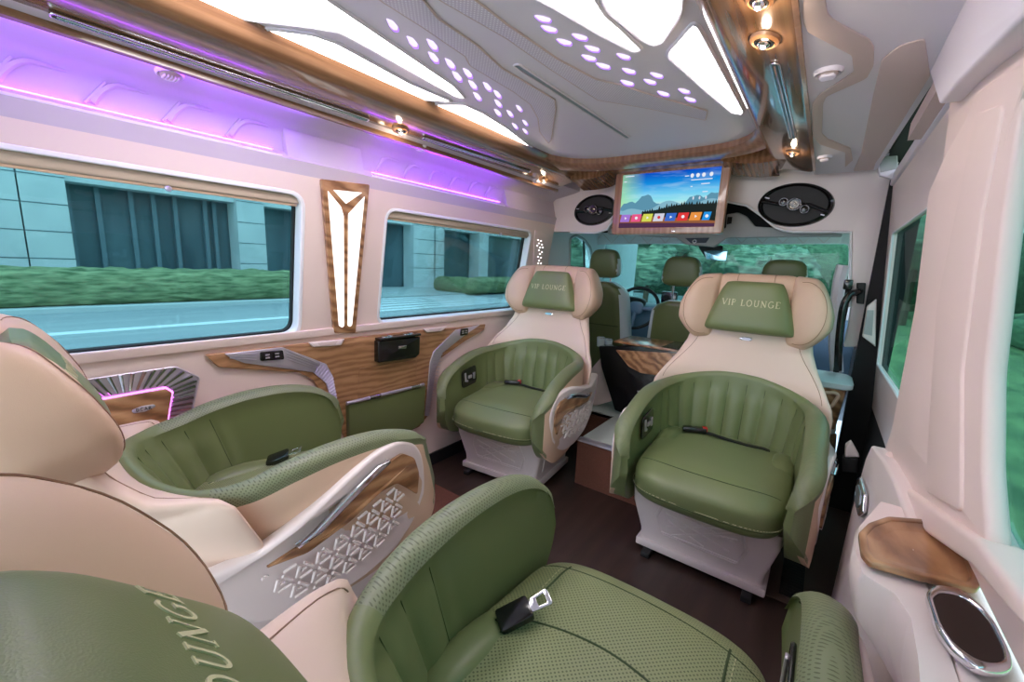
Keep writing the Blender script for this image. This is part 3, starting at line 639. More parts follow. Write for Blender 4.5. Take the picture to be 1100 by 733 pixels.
def make_chair(loc, rz, label, tilt, perf, extra_back=0.0, drop=0.0):
    root = empty('captain_chair', loc, rz)
    tag(root, label, 'chair')
    a = radians(tilt); ca, sa = cos(a), sin(a)
    def T(p):
        dy, dz = p[1]+.10, p[2]-.30; return Vector((p[0], -.10+dy*ca-dz*sa, .30+dy*sa+dz*ca))
    e2_ = radians(extra_back); ce, se = cos(e2_), sin(e2_)
    def TB(p):                            # backrest and headrest hinge a little further
        w = smoothstep(.66, .84, p[2]); p = Vector((p[0], p[1], p[2]-drop*w)); dy, dz = p[1]+.28, p[2]-.62; q = Vector((p[0], -.28+dy*ce-dz*se, .62+dy*se+dz*ce)); q = Vector(p).lerp(q, w); return T(q)
    # ---- base
    mb = MB(); rings = []
    for z, x, y in ((.055, .232, .198), (.10, .236, .20), (.235, .268, .232), (.30, .272, .24)):
        rings.append([Vector((px_, py_, z)) for px_, py_ in rounded([(-x, -y), (x, -y), (x, y), (-x, y)], .02, 3)])
    mb.loft(rings); base = mb.build('base', M['shell'], root)
    mb = MB(); mb.box((0, 0, .04), (.492, .425, .034), bev=.006); fl = mb.build('flange', M['shell'], root)
    mb = MB()
    for sx in (-.19, .19):
        mb = MB(); mb.box((sx, .0, .012), (.035, .50, .024), bev=.003); mb.build('floor_rail', M['blackm'], root)
    def face(x, z): return Vector((x, .199+(z-.10)*.237+.0008, z))
    mb = MB(); mb.loft([[face(x*s_, .185+(z-.185)*s_)+Vector((0, d_, 0)) for x, z in rounded([(-.150, .105), (.150, .105), (.178, .19), (.150, .268), (-.150, .268), (-.178, .19)], .008, 2)] for s_, d_ in ((1, -.004), (.985, .004), (.93, .0045), (.91, .001))]); mb.build('front_panel', M['shell'], base)
    mb = MB()
    for p, q in (((-.13, .255), (.10, .125)), ((-.09, .255), (.125, .155)), ((-.125, .205), (.12, .255)), ((-.11, .155), (.13, .225)), ((-.02, .13), (.12, .19)), ((-.135, .225), (-.05, .205)), ((-.145, .12), (.145, .12))):
        mb.tube([face(*p)+Vector((0, .0025, 0)), face(*q)+Vector((0, .0025, 0))], .0045, 6)
    mb.build('cross_ribs', M['shell'], base)
    for sx in (-1, 1):
        mb = MB()
        for p, q in (((.13, .10), (.16, .2)), ((.16, .2), (.19, .27))): mb.tube([Vector((sx*(.238+(p[1]-.1)*.23), p[0], p[1])), Vector((sx*(.238+(q[1]-.1)*.23), q[0], q[1]))], .004, 6)
        mb.build('side_rib', M['shell'], base)
    # ---- seat cushion
    mg = M['greenperf'] if perf else M['green']
    mb = MB()
    def cf(p):
        fr = smoothstep(.16, .30, p.y); p.z += -.018*fr*(1 if p.z > 0 else 0)+.012*(p.z > .03)*(1-(abs(p.x)/.272)**2)*(1-fr)
        p.z += .014*smoothstep(.17, .25, abs(p.x))*(1-smoothstep(-.02, .16, p.y))*(p.z > 0)
        p.y += .02*(1-(p.x/.272)**2)*smoothstep(.0, .25, p.y); return p
    superell(mb, (0, .045, .37), (.272, .295, .082), .42, .38, 72, 36, cf)
    cush = mb.build('seat_cushion', mg, root, sharp=180)
    def cz(x, y):
        # height of the cushion top
        a_, b_, e = .272, .295, .42; yy = y-.045; ux = min(.999, abs(x/a_)); uy = min(.999, abs(yy/b_)); rr = (ux**(2/.38)+uy**(2/.38))**(.38/2)
        v = .082*max(0, 1-min(1, rr)**(2/.42))**(.42/2); p = cf(Vector((x, yy, v))); return .37+p.z
    def surf(pts, d=.001): return [Vector((x, y+ (.02*(1-(x/.272)**2)*smoothstep(.0, .25, y-.045)), cz(x, y)+d)) for x, y in pts]
    mb = MB(); mb.tube(surf([(-.245+.49*i/30, .255-.02*(abs(i-15)/15)**3) for i in range(31)], .0), .0016, 6)
    mb.tube([Vector((.276*sgnpow(cos(t), .38), .045+.300*sgnpow(sin(t), .38)+.02*(1-(sgnpow(cos(t), .38))**2)*(sin(t) > 0), .345)) for t in [pi*i/60 for i in range(61)]], .0018, 6)
    mb.build('piping', M['greenseam'] if not perf else M['greenseam'], cush)
    mb = MB(); 
    for k in range(46):
        t = .08*pi+.84*pi*k/46; t2 = t+.011*pi
        pp = [Vector((.277*sgnpow(cos(q), .38), .045+.301*sgnpow(sin(q), .38)+.02*(1-(sgnpow(cos(q), .38))**2), .352)) for q in (t, t2)]; mb.tube(pp, .0010, 4)
    if perf:
        L1 = [(-.18+.36*i/24, .05+.035*sin(pi*i/24)) for i in range(25)]
        mb2 = MB(); mb2.tube(surf(L1, -.0012), .0030, 6)
        for sx in (-1, 1): mb2.tube(surf([(sx*(.185+.02*smoothstep(0, 1, i/20)), .26-.44*i/20) for i in range(21)], -.0012), .0030, 6)
        mb2.build('seam_groove', M['greenseam'], cush)
        for sx in (-1, 1):
            for k in range(30): mb.tube(surf([(sx*.198, .24-.42*k/30), (sx*.198, .24-.42*(k+.6)/30)]), .0009, 4)
    mb.build('stitching', M['stitch'], cush)
    for sx in (-1, 1):                    # small bolster lobes beside the hips
        mb = MB(); superell(mb, (sx*.225, -.06, .435), (.045, .13, .035), .8, .7, 20, 12, lambda p: Vector((p.x, p.y, p.z-.10*max(0, p.y)))); mb.build('hip_bolster', M['green'], cush, sharp=180)
    # ---- tub: pleated inner face, padded roll
    NB = 24; rings = []; Lc = UST[len(UST)//2][2]
    def ring(st, grow=0.0):
        h, nrm, L = st; w, zt, zb = h[2], h[3], h[4]; H = zt-zb; r = []
        s = (L-Lc); g = 0; k = abs(s)/.46
        if k < 1: g = .013*(abs(cos(pi*s/.074))**.6)*smoothstep(1, .80, k)
        e = .45
        for i in range(NB+12):
            pass
        prof = []
        for i in range(10):               # inner face upward
            t = i/9; prof.append((-g*smoothstep(0, .1, t)*smoothstep(1, .92, t) + .006*t, zb+H*.88*t))
        for i in range(1, 10):            # roll over the top
            an = pi-pi*i/10; prof.append((w/2+(w/2+.004)*cos(an)*(1), zb+H*.88+H*.12*sin(an)*1.0 if H < .2 else zt-.034+.034*sin(an)))
        for i in range(6):
            t = i/5; prof.append((w, (zb+H*.86)*(1-t)+zb*t))
        return [tub_point(st, q[0], min(q[1], zt)) for q in prof]
    mb = MB(); mb.loft([ring(s) for s in UST]); tub = mb.build('tub', [M['green'], M['greenroll'] if perf else M['greenrollf']], root, T)
    for p in tub.data.polygons:           # the padded roll along each arm is punched leather
        c = p.center
    me = tub.data; nring = len(ring(UST[0])); 
    for p in me.polygons:
        ids = [i % nring for i in p.vertices]; st = [i//nring for i in p.vertices]
        if min(ids) >= 10 and max(ids) <= 24 and (max(st) < 88 or min(st) > len(UST)-89): p.material_index = 1
    mb = MB()                             # stitches in the pleats
    kk = 0
    for j in range(-7, 8):
        s0 = .074*(j+.5)
        if abs(s0) > .44: continue
        st = min(UST, key=lambda q: abs(q[2]-Lc-s0)); h = st[0]; zb_, zt_ = h[4]+.14, h[3]-.03
        mb.tube([tub_point(st, .006*t/12-.0006, zb_+(zt_-zb_)*t/12) for t in range(13)], .0011, 5)
    mb.build('pleat_stitching', M['greenseam'], tub, T)
    mb = MB(); mb.tube([tub_point(s, .004, s[0][3]-.036) for s in UST[18:86]], .0018, 6); mb.build('roll_seam', M['greenseam'], tub, T)
    # ---- cream outer shell
    rings = []
    for st in UST[17:-17]:
        h, nrm, L = st; w, zt, zb = h[2], h[3], h[4]; H = zt-zb; d = .010*smoothstep(.05, .16, min(L, UST[-1][2]-L))
        pr = [(w-.02, zb), (w+.3*d, zb-.004), (w+d, zb+.02), (w+d+.004, zb+H*.45), (w+d, zt-.095), (w+.5*d+.001, zt-.052), (w-.002, zt-.036), (w-.02, zt-.05)]
        rings.append([tub_point(st, *q) for q in pr])
    mb = MB(); mb.loft(rings); outer = mb.build('outer_shell', M['tan'], root, T, sharp=60)
    # ---- backrest
    zs = [b[0] for b in BACK]; zz = []
    for i in range(len(zs)-1): zz += [zs[i]+(zs[i+1]-zs[i])*k/3 for k in range(3)]
    zz.append(zs[-1])
    mb = MB(); mb.loft([back_ring(z) for z in zz]); back = mb.build('backrest', M['cream'], root, TB, sharp=180)
    for sx in (-1, 1):
        mb = MB(); pts = [(sx*(.205+.115*smoothstep(.92, .68, z)), z) for z in [.69+.25*i/16 for i in range(17)]]
        mb.tube([Vector((x, back_front_y(x, z)+.0006, z)) for x, z in pts], .0013, 5)
        mb.build('back_seam', M['seam'], back, TB)
    # ---- headrest
    def hr(x0, x1, lo, hi, yf, yb, name, mat, n=18, seamx=None):
        mb = MB(); rings = []
        for i in range(n+1):
            t = i/n; x = x0+(x1-x0)*t; zl, zh, f, bk, k = lo(x), hi(x), yf(x), yb(x), 1
            et = min(t, 1-t)*n/2.2; k = sqrt(max(.02, 1-(1-min(1, et))**2)) if (et < 1) else 1
            cy_, cz_ = (f+bk)/2, (zl+zh)/2; hy, hz = (f-bk)/2*(.45+.55*k), (zh-zl)/2*(.80+.20*k)
            r = []
            for j in range(28):
                an = 2*pi*j/28; yy = cy_+hy*sgnpow(cos(an), .62); z_ = cz_+hz*sgnpow(sin(an), .62)
                r.append(Vector((x, yy-.16*(z_-1.05), z_)))
            rings.append(r)
        mb.loft(rings); return mb.build(name, mat, root, TB, sharp=180)
    head = hr(-.175, .175, lambda x: .905, lambda x: 1.205-.25*max(0, abs(x)-.12)**1.5, lambda x: -.345, lambda x: -.47, 'headrest', M['tan'])
    def wlo(x): q = (abs(x)-.15)/.165; return .888+.10*max(0, q-.42)**1.6/.42
    def whi(x): q = max(0, (abs(x)-.15)/.165); return 1.205-.018*q-.15*max(0, q-.45)**1.9/.32
    def wf(x): q = (abs(x)-.15)/.165; return -.335+.060*sin(pi*min(1, q*.62+.05))
    for s in (1, -1):
        w_ = hr(s*.145, s*.312, wlo, whi, wf, lambda x: -.475+.04*((abs(x)-.15)/.165)**2, 'headrest_wing', M['tan'], 20); w_.parent = head
        mb = MB(); pts = []
        for i in range(25):
            t = i/24; ang = radians(100-200*t); x = .195+.088*cos(ang); z = 1.045+.135*sin(ang)
            q = (x-.15)/.165; zl, zh = wlo(x), whi(x); cz_, hz = (zl+zh)/2, (zh-zl)/2; f, bk = wf(x), -.475+.04*q*q
            sn = max(-1, min(1, (z-cz_)/hz)); cs = max(0, 1-abs(sn)**(2/.62))**(.62/2); y = (f+bk)/2+(f-bk)/2*cs-.16*(z-1.05)
            pts.append(Vector((s*x, y+.0015, z)))
        mb.tube(pts, .0012, 5); mb.build('wing_seam', M['seam'], w_, TB)
    for sx in (-.075, .075):
        mb = MB(); mb.tube([Vector((sx, y, 1.2055-.16*0-.0)) + Vector((0, -.024, 0)) for y in (-.43, -.40, -.37)]+[Vector((sx, -.363, 1.19)), Vector((sx, -.358, 1.172))], .0013, 5)
        mb.build('headrest_seam', M['seam'], head, TB)
    # pillow
    PZ0, PZ1 = .935, 1.170
    def hwp(t): return .196-.075*t-.012*max(0, t-.8)*5*.2
    def pil(u, v, side):                  # u,v in -1..1
        t = (v+1)/2; z = PZ0+(PZ1-PZ0)*t; e = 4.5; q = max(0, 1-abs(u)**e)*max(0, 1-abs(v)**e); b_ = q**.42
        x = u*hwp(t)*(1-.05*abs(v)**6); z = 1.0525+(z-1.0525)*(1-.05*abs(u)**6)
        yf0 = -.318-.16*(z-1.05); return Vector((x, yf0+(.030+.020*(1-t)*1.0)*b_*side, z))
    mb = MB(); n_ = 26
    for side in (1, -1):
        vs = [pil(-1+2*i/n_, -1+2*j/n_, side) for j in range(n_+1) for i in range(n_+1)]
        mb.add(vs, [(j*(n_+1)+i, j*(n_+1)+i+1, (j+1)*(n_+1)+i+1, (j+1)*(n_+1)+i) for j in range(n_) for i in range(n_)])
    pillow = mb.build('headrest_pillow', M['green'], head, TB, sharp=180)
    def pz(u, v):                         # text plane: u = -x, v = z
        t = (v-PZ0)/(PZ1-PZ0); q = max(0, 1-abs(-u/hwp(t))**4.5)*max(0, 1-abs(2*t-1)**4.5); return -.318-.16*(v-1.05)+(.03+.02*(1-t))*q**.42
    tp = Plane((0, 0, 0), (-1, 0, 0), (0, 0, 1))   # normal +Y
    tx = lettering('VIP LOUNGE', 0, 1.074, .027, tp, z=pz, spacing=.16, thick=.0011, bold=1.2); tx.build('lettering', M['stitch'], pillow, TB)
    # badge under the pillow
    def cby(x, z): return back_front_y(x, z)
    mb = MB(); r0 = [(.026*sgnpow(cos(t), .7), .906+.0085*sgnpow(sin(t), .7)) for t in [2*pi*i/24 for i in range(24)]]
    mb.loft([[Vector((x*k, cby(x, z)+d, .906+(z-.906)*k)) for x, z in r0] for k, d in ((1, -.002), (1, .003), (.8, .0045), (.8, .0035))]); mb.build('badge', M['chrome'], back, TB)
    # ---- side panels
    for s in (1, -1):
        pl = Plane((s*.375, 0, 0), (0, 1, 0), (0, 0, 1)) if s > 0 else Plane((s*.375, 0, 0), (0, -1, 0), (0, 0, 1))
        def F(L): return [(y*s, z) for y, z in L] if s > 0 else [(y*s, z) for y, z in L]
        spine = [(.312, .43), (.318, .50), (.298, .555), (.248, .592), (.17, .606), (.09, .597), (-.06, .562), (-.18, .545), (-.27, .562), (-.315, .590), (-.318, .53), (-.28, .45), (-.215, .36), (-.11, .305), (.02, .268), (.14, .262), (.24, .30), (.292, .36)]
        out = rounded(F(spine), .03, 4)
        if s < 0: out = out[::-1]
        def bow(me):                      # follow the bow of the shell
            for v in me.vertices:
                y, z = v.co.y, v.co.z; d = .026+.030*smoothstep(-.1, .36, y)**2+.030*smoothstep(-.05, -.36, y)+.10*max(0, .36-z)*.9; v.co.x -= s*d
                q = T(v.co); v.co = q
        me = plate_mesh(out, pl, .045, (), .010, -.012); bow(me); sp_ = link('side_panel', me, M['shell'], root)
        rim = [(.292, .44), (.297, .50), (.276, .545), (.235, .573), (.17, .584), (.09, .572), (-.06, .535), (-.17, .520), (-.24, .515), (-.225, .43), (-.17, .36), (-.09, .325), (.02, .292), (.13, .286), (.22, .32), (.27, .375)]
        wd = [(.258, .385), (.285, .45), (.282, .51), (.245, .553), (.17, .562), (.10, .548), (-.03, .508), (-.17, .508), (-.08, .478), (.04, .478), (.14, .492), (.20, .478), (.232, .43)]
        wo = rounded(F(wd), .012, 3)
        me = plate_mesh(wo, pl, .010, (), .002, .030); bow(me); link('wood_inlay', me, M['wood'], sp_)
        me = plate_mesh(rounded(F([(.20, .562), (.16, .574), (.08, .560), (-.05, .522), (-.10, .514), (-.04, .506), (.09, .540)]), .004, 2), pl, .016, (), .005, .030); bow(me); link('chrome_strip', me, M['chrome'], sp_)
        # raised lattice of branching bars
        mb = MB(); inner = [(.225, .44), (.19, .465), (.13, .475), (.04, .462), (-.08, .462), (-.20, .50), (-.17, .40), (-.10, .345), (.02, .315), (.13, .312), (.20, .36)]
        def inside(y, z):
            c = False; n__ = len(inner)
            for i in range(n__):
                (y1, z1), (y2, z2) = inner[i], inner[i-1]
                if (z1 > z) != (z2 > z) and y < (y2-y1)*(z-z1)/(z2-z1)+y1: c = not c
            return c
        g = .050; hz = g*.866
        for r_ in range(-1, 8):
            for c_ in range(-9, 9):
                y0 = c_*g+(r_ % 2)*g/2; z0 = .29+r_*hz
                for k_ in range(3):
                    an = radians(60*k_+0); dy, dz = cos(an), sin(an)
                    for t0, t1 in ((.20, .80),):
                        a0, a1 = (y0+dy*g*t0, z0+dz*g*t0), (y0+dy*g*t1, z0+dz*g*t1)
                        if inside(*a0) and inside(*a1): mb.tube([pl.at(a0[0]*s, a0[1], .033), pl.at(a1[0]*s, a1[1], .033)], .0045, 6)
                    # short chevrons inside each cell
                    an2 = radians(60*k_+30); c0 = (y0+g*.5, z0+hz*.33)
                    b0 = (c0[0]+cos(an2)*g*.05, c0[1]+sin(an2)*g*.05); b1 = (c0[0]+cos(an2)*g*.16, c0[1]+sin(an2)*g*.16)
                    if inside(*b0) and inside(*b1): mb.tube([pl.at(b0[0]*s, b0[1], .033), pl.at(b1[0]*s, b1[1], .033)], .0035, 6)
        me_o = mb.build('lattice_relief', M['shell'], sp_); bow(me_o.data)
    # ---- seat control panel on the inner face of the right arm
    pl = Plane((.283, .06, .545), (0, -1, 0), (0, 0, 1)); pl = Plane((.279, .125, .545), (0, 1, 0), (0, 0, 1)); pl.W = -pl.W
    def TM(me):
        for v in me.vertices: v.co = T(v.co)
        return me
    cp = link('control_panel', TM(plate_mesh(rounded([(-.072, -.050), (.064, -.062), (.074, .042), (-.060, .060)], .022, 4), pl, .008, (), .003, .0)), M['black'], root)
    for L in ([tuple((a*1.35, b*1.35)) for a, b in Q] for Q in ([(-.036, -.016), (-.024, -.016), (-.022, .012), (-.034, .014)], [(-.012, -.008), (.012, -.008), (.012, .006), (-.012, .006)], [(.022, -.020), (.034, -.018), (.040, .020), (.030, .022)], [(.014, -.022), (.022, -.020), (.022, -.012), (.014, -.012)])):
        link('switch', TM(plate_mesh(rounded(L, .003, 2), pl, .005, (), .0015, .008)), M['silver'], cp)
    # ---- belt
    if not perf:
        mb = MB(); pts = [(.12, -.17, .462), (.07, -.15, .466), (0, -.14, .463), (-.08, -.145, .458), (-.15, -.16, .455), (-.20, -.17, .44)]
        rings = []
        for p in pts: rings.append([Vector(p)+Vector((0, dy, dz)) for dy, dz in ((-.018, 0), (.018, .004), (.018, .007), (-.018, .003))])
        mb.loft(rings); belt = mb.build('seat_belt', M['blackm'], root)
        mb = MB(); mb.box((0, 0, 0), (.105, .042, .026), bev=.008); o = mb.build('buckle', M['black'], belt); o.location = (.135, -.14, .475); o.rotation_euler = (.1, .05, .35)
        mb = MB(); mb.box((-.044, 0, .005), (.020, .034, .021), bev=.003); mb.build('release_button', M['red'], o)
    else:
        mb = MB(); mb.box((0, 0, 0), (.050, .075, .022), bev=.007); mb.box((.0, -.05, -.01), (.03, .08, .012), bev=.004)
        o = mb.build('belt_buckle', M['black'], root); o.location = (-.19, .03, .475); o.rotation_euler = (.35, 0.25, -.55)
        me = plate_mesh(rounded([(-.014, 0), (.014, 0), (.018, .048), (-.018, .048)], .006, 3), Plane((0, .035, .002), (1, 0, 0), (0, 1, 0)), .003, [rounded([(-.009, .018), (.009, .018), (.011, .038), (-.011, .038)], .003, 2)], .0006, 0)
        link('buckle_tongue', me, M['chrome'], o)
    return root
make_chair((-.262, 1.88, 0), pi, 'green and cream captain chair facing the camera, nearest the sliding door', 0, False)
make_chair((-1.335, 1.915, 0), pi+radians(5.5), 'green and cream captain chair facing rearward under the smaller left window', 0, False)
make_chair((-1.31, .60, 0), radians(-3), 'reclined captain chair seen side-on beneath the large left window', 15, True, 0, .065)
make_chair((-.235, .60, 0), 0, 'nearest captain chair, bottom of the view, with punched green seat', 13, True, 12, .02)

# ================================================================ fittings on the left wall
# illuminated pillar panel between the two windows
a = LU.pts([(343, 192), (395, 198), (380, 357), (357, 357)])
PL = rounded(a, .008, 3)
pp = plate('pillar_light', PL, LU, .016, M['wood'], bevel=.003, base=0)
tag(pp, 'tapering walnut panel with a glowing Y shape between the two left windows', 'wall light')
for L in ([(352, 205), (366, 222), (369, 232), (369.5, 350), (367.5, 352), (364, 350)], [(391.5, 211), (374, 230), (373.5, 350), (376, 351), (378, 349)], [(358, 204), (389, 207), (371.5, 219)]):
    link('glow_pane', plate_mesh(rounded(LU.off(.016).pts(L), .002, 2), LU, .004, (), .001, .0145), M['pillarlight'], pp)
# walnut wainscot
W1 = LW.off(0)
wp = rounded(W1.pts([(218.7, 380.7), (242, 378), (303, 371), (367, 363), (451, 354.5), (489, 351.6), (520, 348), (518, 354.5), (498, 366), (469, 386.5), (463, 413), (459, 445), (448.5, 458), (410, 475), (373, 478), (364, 461), (355.5, 447.6), (347, 427), (335, 408), (320.5, 400), (233, 394)]), .008, 3)
wn_ = plate('wall_panel', wp, W1, .016, M['woodpanel'], bevel=.004, base=0); tag(wn_, 'sculpted oak wall panel under the left windows, holding the storage pocket', 'wall panel')
rec = W1.off(.016).pts([(386, 396), (447, 386), (447, 425), (384, 436)])
mb = MB(); mb.tube([W1.at(p[0], p[1], .0165) for p in rec], .002, 6, closed=True); mb.build('recess_edge', M['wood'], wn_)
def strip(pxs, label, n, seglist):
    P2 = W1.off(.016); out = rounded(P2.pts(pxs), .004, 2); o = plate('ribbed_strip', out, W1, .008, M['silver'], bevel=.002, base=.014)
    mb = MB()
    for (p0, p1, q0, q1, k) in seglist:   # ribs running between two edges
        for i in range(k):
            t = (i+.5)/k; A = Vector(P2.px(p0[0]+(p1[0]-p0[0])*t, p0[1]+(p1[1]-p0[1])*t)); B = Vector(P2.px(q0[0]+(q1[0]-q0[0])*t, q0[1]+(q1[1]-q0[1])*t)); mb.tube([P2.at(A.x, A.y, .0075), P2.at(B.x, B.y, .0075)], .0020, 5)
    mb.build('rib_texture', M['silver'], o); tag(o, label, 'trim'); return o
s1 = strip([(240.5, 380), (303, 373), (350, 391), (357, 404), (367, 459), (363, 460), (350, 412), (336, 400), (262, 390), (248, 385)], 'ribbed silver inlay sweeping down from the rear charging ports', 1,
      [((344, 389), (357, 404), (336, 400), (350, 412), 6), ((357, 404), (367, 459), (350, 410), (363, 460), 16)]+[((306, 376+3.0*k), (306, 376+3.0*k), (345, 392+2.2*k), (345, 392+2.2*k), 1) for k in range(4)]+[((246, 380.5+2.0*k), (246, 380.5+2.0*k), (275, 380+3.2*k), (275, 380+3.2*k), 1) for k in range(3)])
s2 = strip([(489, 354.5), (515, 349), (496.5, 362), (475, 379), (468, 395), (460, 447), (456, 447), (461.5, 389), (465, 378)], 'ribbed silver inlay sweeping down from the front charging ports', 1,
      [((496, 361), (475, 379), (485, 358), (465, 378), 7), ((475, 379), (460, 447), (465, 378), (456, 447), 18)])
def ports(pxs, label):
    P2 = W1.off(.022); out = rounded(P2.pts(pxs), .007, 3); o = plate('charging_ports', out, W1, .006, M['black'], bevel=.002, base=.022); c = (sum(p[0] for p in out)/len(out), sum(p[1] for p in out)/len(out)); w = max(p[0] for p in out)-min(p[0] for p in out)
    for sx in (-1, 1):
        for k in (0, 1): link('socket', plate_mesh([(c[0]+sx*w*.20+dx, c[1]+dz+(.006 if k else -.006)) for dx, dz in ((-.008, -.003), (.008, -.003), (.008, .003), (-.008, .003))], W1, .001, (), 0, .0278), M['silver'], o)
    tag(o, label, 'socket')
ports([(279, 378), (303.5, 376), (305, 386), (279, 388)], 'black twin charging ports in the rear silver inlay')
ports([(494.5, 353.5), (502.5, 352.5), (502, 359.5), (494, 361)], 'black twin charging ports in the front silver inlay')
def pull(pxs, label):
    P2 = W1.off(.02); o = plate('recess_handle', rounded(P2.pts(pxs), .004, 2), W1, .012, M['shell'], bevel=.004, base=.014); L = P2.pts(pxs); link('finger_slot', plate_mesh(shr(L, .55), W1, .001, (), 0, .0262), M['ceildk'], o); tag(o, label, 'handle')
pull([(331, 368), (370, 364), (366, 371), (336, 373)], 'pink white recessed pull at the top of the oak panel below the glowing pillar')
pull([(454, 353.5), (480, 350.5), (474, 356), (458, 357.5)], 'pink white recessed pull at the top of the oak panel below the front window')
# black flip-top box
P3 = W1.off(.03)
bx = W1.off(.03).pts([(404, 366), (449, 361), (448.5, 380), (444, 384), (404, 389.5)])
e = tag(plate('flip_box', rounded(bx, .008, 3), W1, .05, M['black'], bevel=.006, base=.0), 'glossy black flip-top box mounted high on the oak wall panel', 'box')
us = [p[0] for p in bx]; vs = [p[1] for p in bx]
mb = MB(); mb.box(W1.at((min(us)+max(us))/2, max(vs)+.006, .030), (.066, (max(us)-min(us))*.96, .012), bev=.004); mb.build('lid', M['black'], e)
mb = MB()
for k in (-1, 1): mb.tube([W1.at((min(us)+max(us))/2+k*(max(us)-min(us))*.25+.030*cos(t), max(vs)+.013, .032+.020*sin(t)) for t in [2*pi*i/20 for i in range(20)]], .0022, 6, closed=True)
mb.build('lid_ring', M['chrome'], e)
link('badge', plate_mesh(rounded(W1.off(.05).pts([(428, 372), (437, 371), (436, 374.5), (428, 375)]), .002, 2), W1, .002, (), .0005, .0495), M['chrome'], e)
# green pocket
P4 = W1.off(.02)
pk = rounded(P4.pts([(371.5, 434), (455, 414.5), (453, 453), (438, 463), (400, 470), (373, 474)]), .006, 2)
e = tag(plate('storage_pocket', pk, W1, .030, M['greendark'], bevel=.007, base=.012), 'green leather magazine pocket with a silver rail on the oak wall panel', 'pocket')
A = Vector(W1.off(.04).px(372, 433.5)); B = Vector(W1.off(.04).px(455, 413)); mb = MB(); mb.tube([W1.at(A.x, A.y, .043), W1.at(B.x, B.y, .043)], .0085, 12); mb.build('rail', M['silver'], e)
mb = MB()
for t in (.26, .80): q = A.lerp(B, t); q2 = A.lerp(B, t+.13); mb.tube([W1.at(q.x, q.y, .043), W1.at(q2.x, q2.y, .043)], .0105, 12)
mb.build('rail_collar', M['chrome'], e)
# fan panel with plaque
fo = W1.pts([(70, 411), (101, 406), (187, 393.6), (212.7, 405), (200.5, 461), (130, 461), (70, 461)])
fp = plate('fan_panel', rounded(fo, .006, 2), W1, .010, M['silver'], bevel=.003, base=0); tag(fp, 'silver sunburst panel glowing magenta behind a walnut plaque on the rear left wall', 'wall panel')
P5 = W1.off(.012); mb = MB()
cx0, cy0 = P5.px(140, 450)
outer = [(90, 409), (103, 407), (116, 405), (129, 403), (142, 401), (155, 399), (166, 397.5), (177, 396), (188, 395.5), (197, 399.5), (206, 404), (210.5, 409), (209.5, 415), (208.5, 421), (207.5, 427), (206, 433), (205, 439), (204, 445), (202.5, 451), (201, 457)]
inner = [(112, 425), (119, 424), (126, 423), (133, 421.5), (140, 420), (147, 419), (154, 418), (161, 416.5), (168, 415.5), (176, 415), (181, 416.5), (186, 419), (186, 423), (185.5, 428), (185, 432), (184, 437), (183, 442), (182, 447), (181, 452), (180, 457)]
for o_, i_ in zip(outer, inner):
    A = P5.px(*o_); B = P5.px(*i_); mb.tube([P5.at(A[0], A[1], .003), P5.at(B[0], B[1], .001)], [.0060, .0036], 6)
mb.build('sunburst_ribs', M['chrome'], fp)
mb = MB(); mb.tube([W1.at(p[0], p[1], .012) for p in rounded(fo, .006, 2)], .003, 6, closed=True); mb.build('rim', M['silver'], fp)
pq = rounded(P5.pts([(85, 433), (109, 429), (177, 417), (183.5, 421), (177, 461), (147, 461), (85, 461)]), .004, 2)
link('plaque', plate_mesh(pq, W1, .012, (), .003, .016), M['wood'], fp)
mb = MB(); L = W1.off(.012).pts([(95, 431), (120, 427), (150, 421.5), (178, 416.5), (185, 421), (182, 438), (179, 458)]); mb.tube([W1.at(p[0], p[1], .013) for p in L], .0028, 6); mb.build('glow_strip', M['magenta'], fp)
pb = P5.off(.018).pts([(141, 441), (152, 436.5), (166, 434.5), (167.5, 437), (156, 442.5), (143, 444.5)])
bd = link('badge', plate_mesh(rounded(pb, .006, 3), W1, .003, (), .001, .028), M['silver'], fp)
cxb = (sum(p[0] for p in pb)/len(pb), sum(p[1] for p in pb)/len(pb)); tx = lettering('DCAR', 0, 0, .0095, Plane(W1.at(cxb[0], cxb[1], .0312), (0, 1, 0), (0, 0, 1)), spacing=.25, bold=1.4); tx.build('badge_lettering', M['black'], bd)
# small lit pattern by the front corner
PC = LU.off(.004)
o = plate('corner_light', rounded(LU.pts([(574, 247), (580, 247), (588, 254), (590, 262), (588, 288), (572, 288)]), .006, 3), LU, .006, M['shellpink'], bevel=.002, base=0); tag(o, 'narrow corner panel with tiny glowing shapes behind the left front chair', 'wall light')
mb = MB()
for x, y in ((578, 258), (581, 259), (579, 261.5), (582, 263), (577, 264), (583, 266), (580, 266), (579, 269), (582, 271), (580, 273), (578, 276), (581, 277), (579, 280), (578, 283), (581, 283)):
    q = LU.off(.006).px(x, y); mb.add(*[[LU.at(q[0]+dx, q[1]+dz, .0068) for dx, dz in ((-.014, 0), (0, -.006), (.014, 0), (0, .006))], [(0, 1, 2, 3)]][0:2]) if False else mb.add([LU.at(q[0]+dx, q[1]+dz, .0068) for dx, dz in ((-.014, 0), (0, -.006), (.014, 0), (0, .006))], [(0, 1, 2, 3)])
mb.build('glow_shapes', M['pillarlight'], o)
# door armrest behind the left front chair
P6 = W1.off(.03); o = plate('armrest_ledge', rounded(P6.pts([(508, 389), (514, 383), (533, 370), (556, 360), (562, 366), (560, 378), (508, 396)]), .008, 3), W1, .018, M['shell'], bevel=.008, base=0)
link('wood_inlay', plate_mesh(rounded(W1.off(.05).pts([(510, 388), (520, 380), (540, 369), (552, 364), (552, 371), (530, 384), (513, 390)]), .004, 2), W1, .004, (), .001, .017), M['wood'], o); tag(o, 'white armrest ledge with walnut inlay on the wall behind the left front chair', 'armrest')

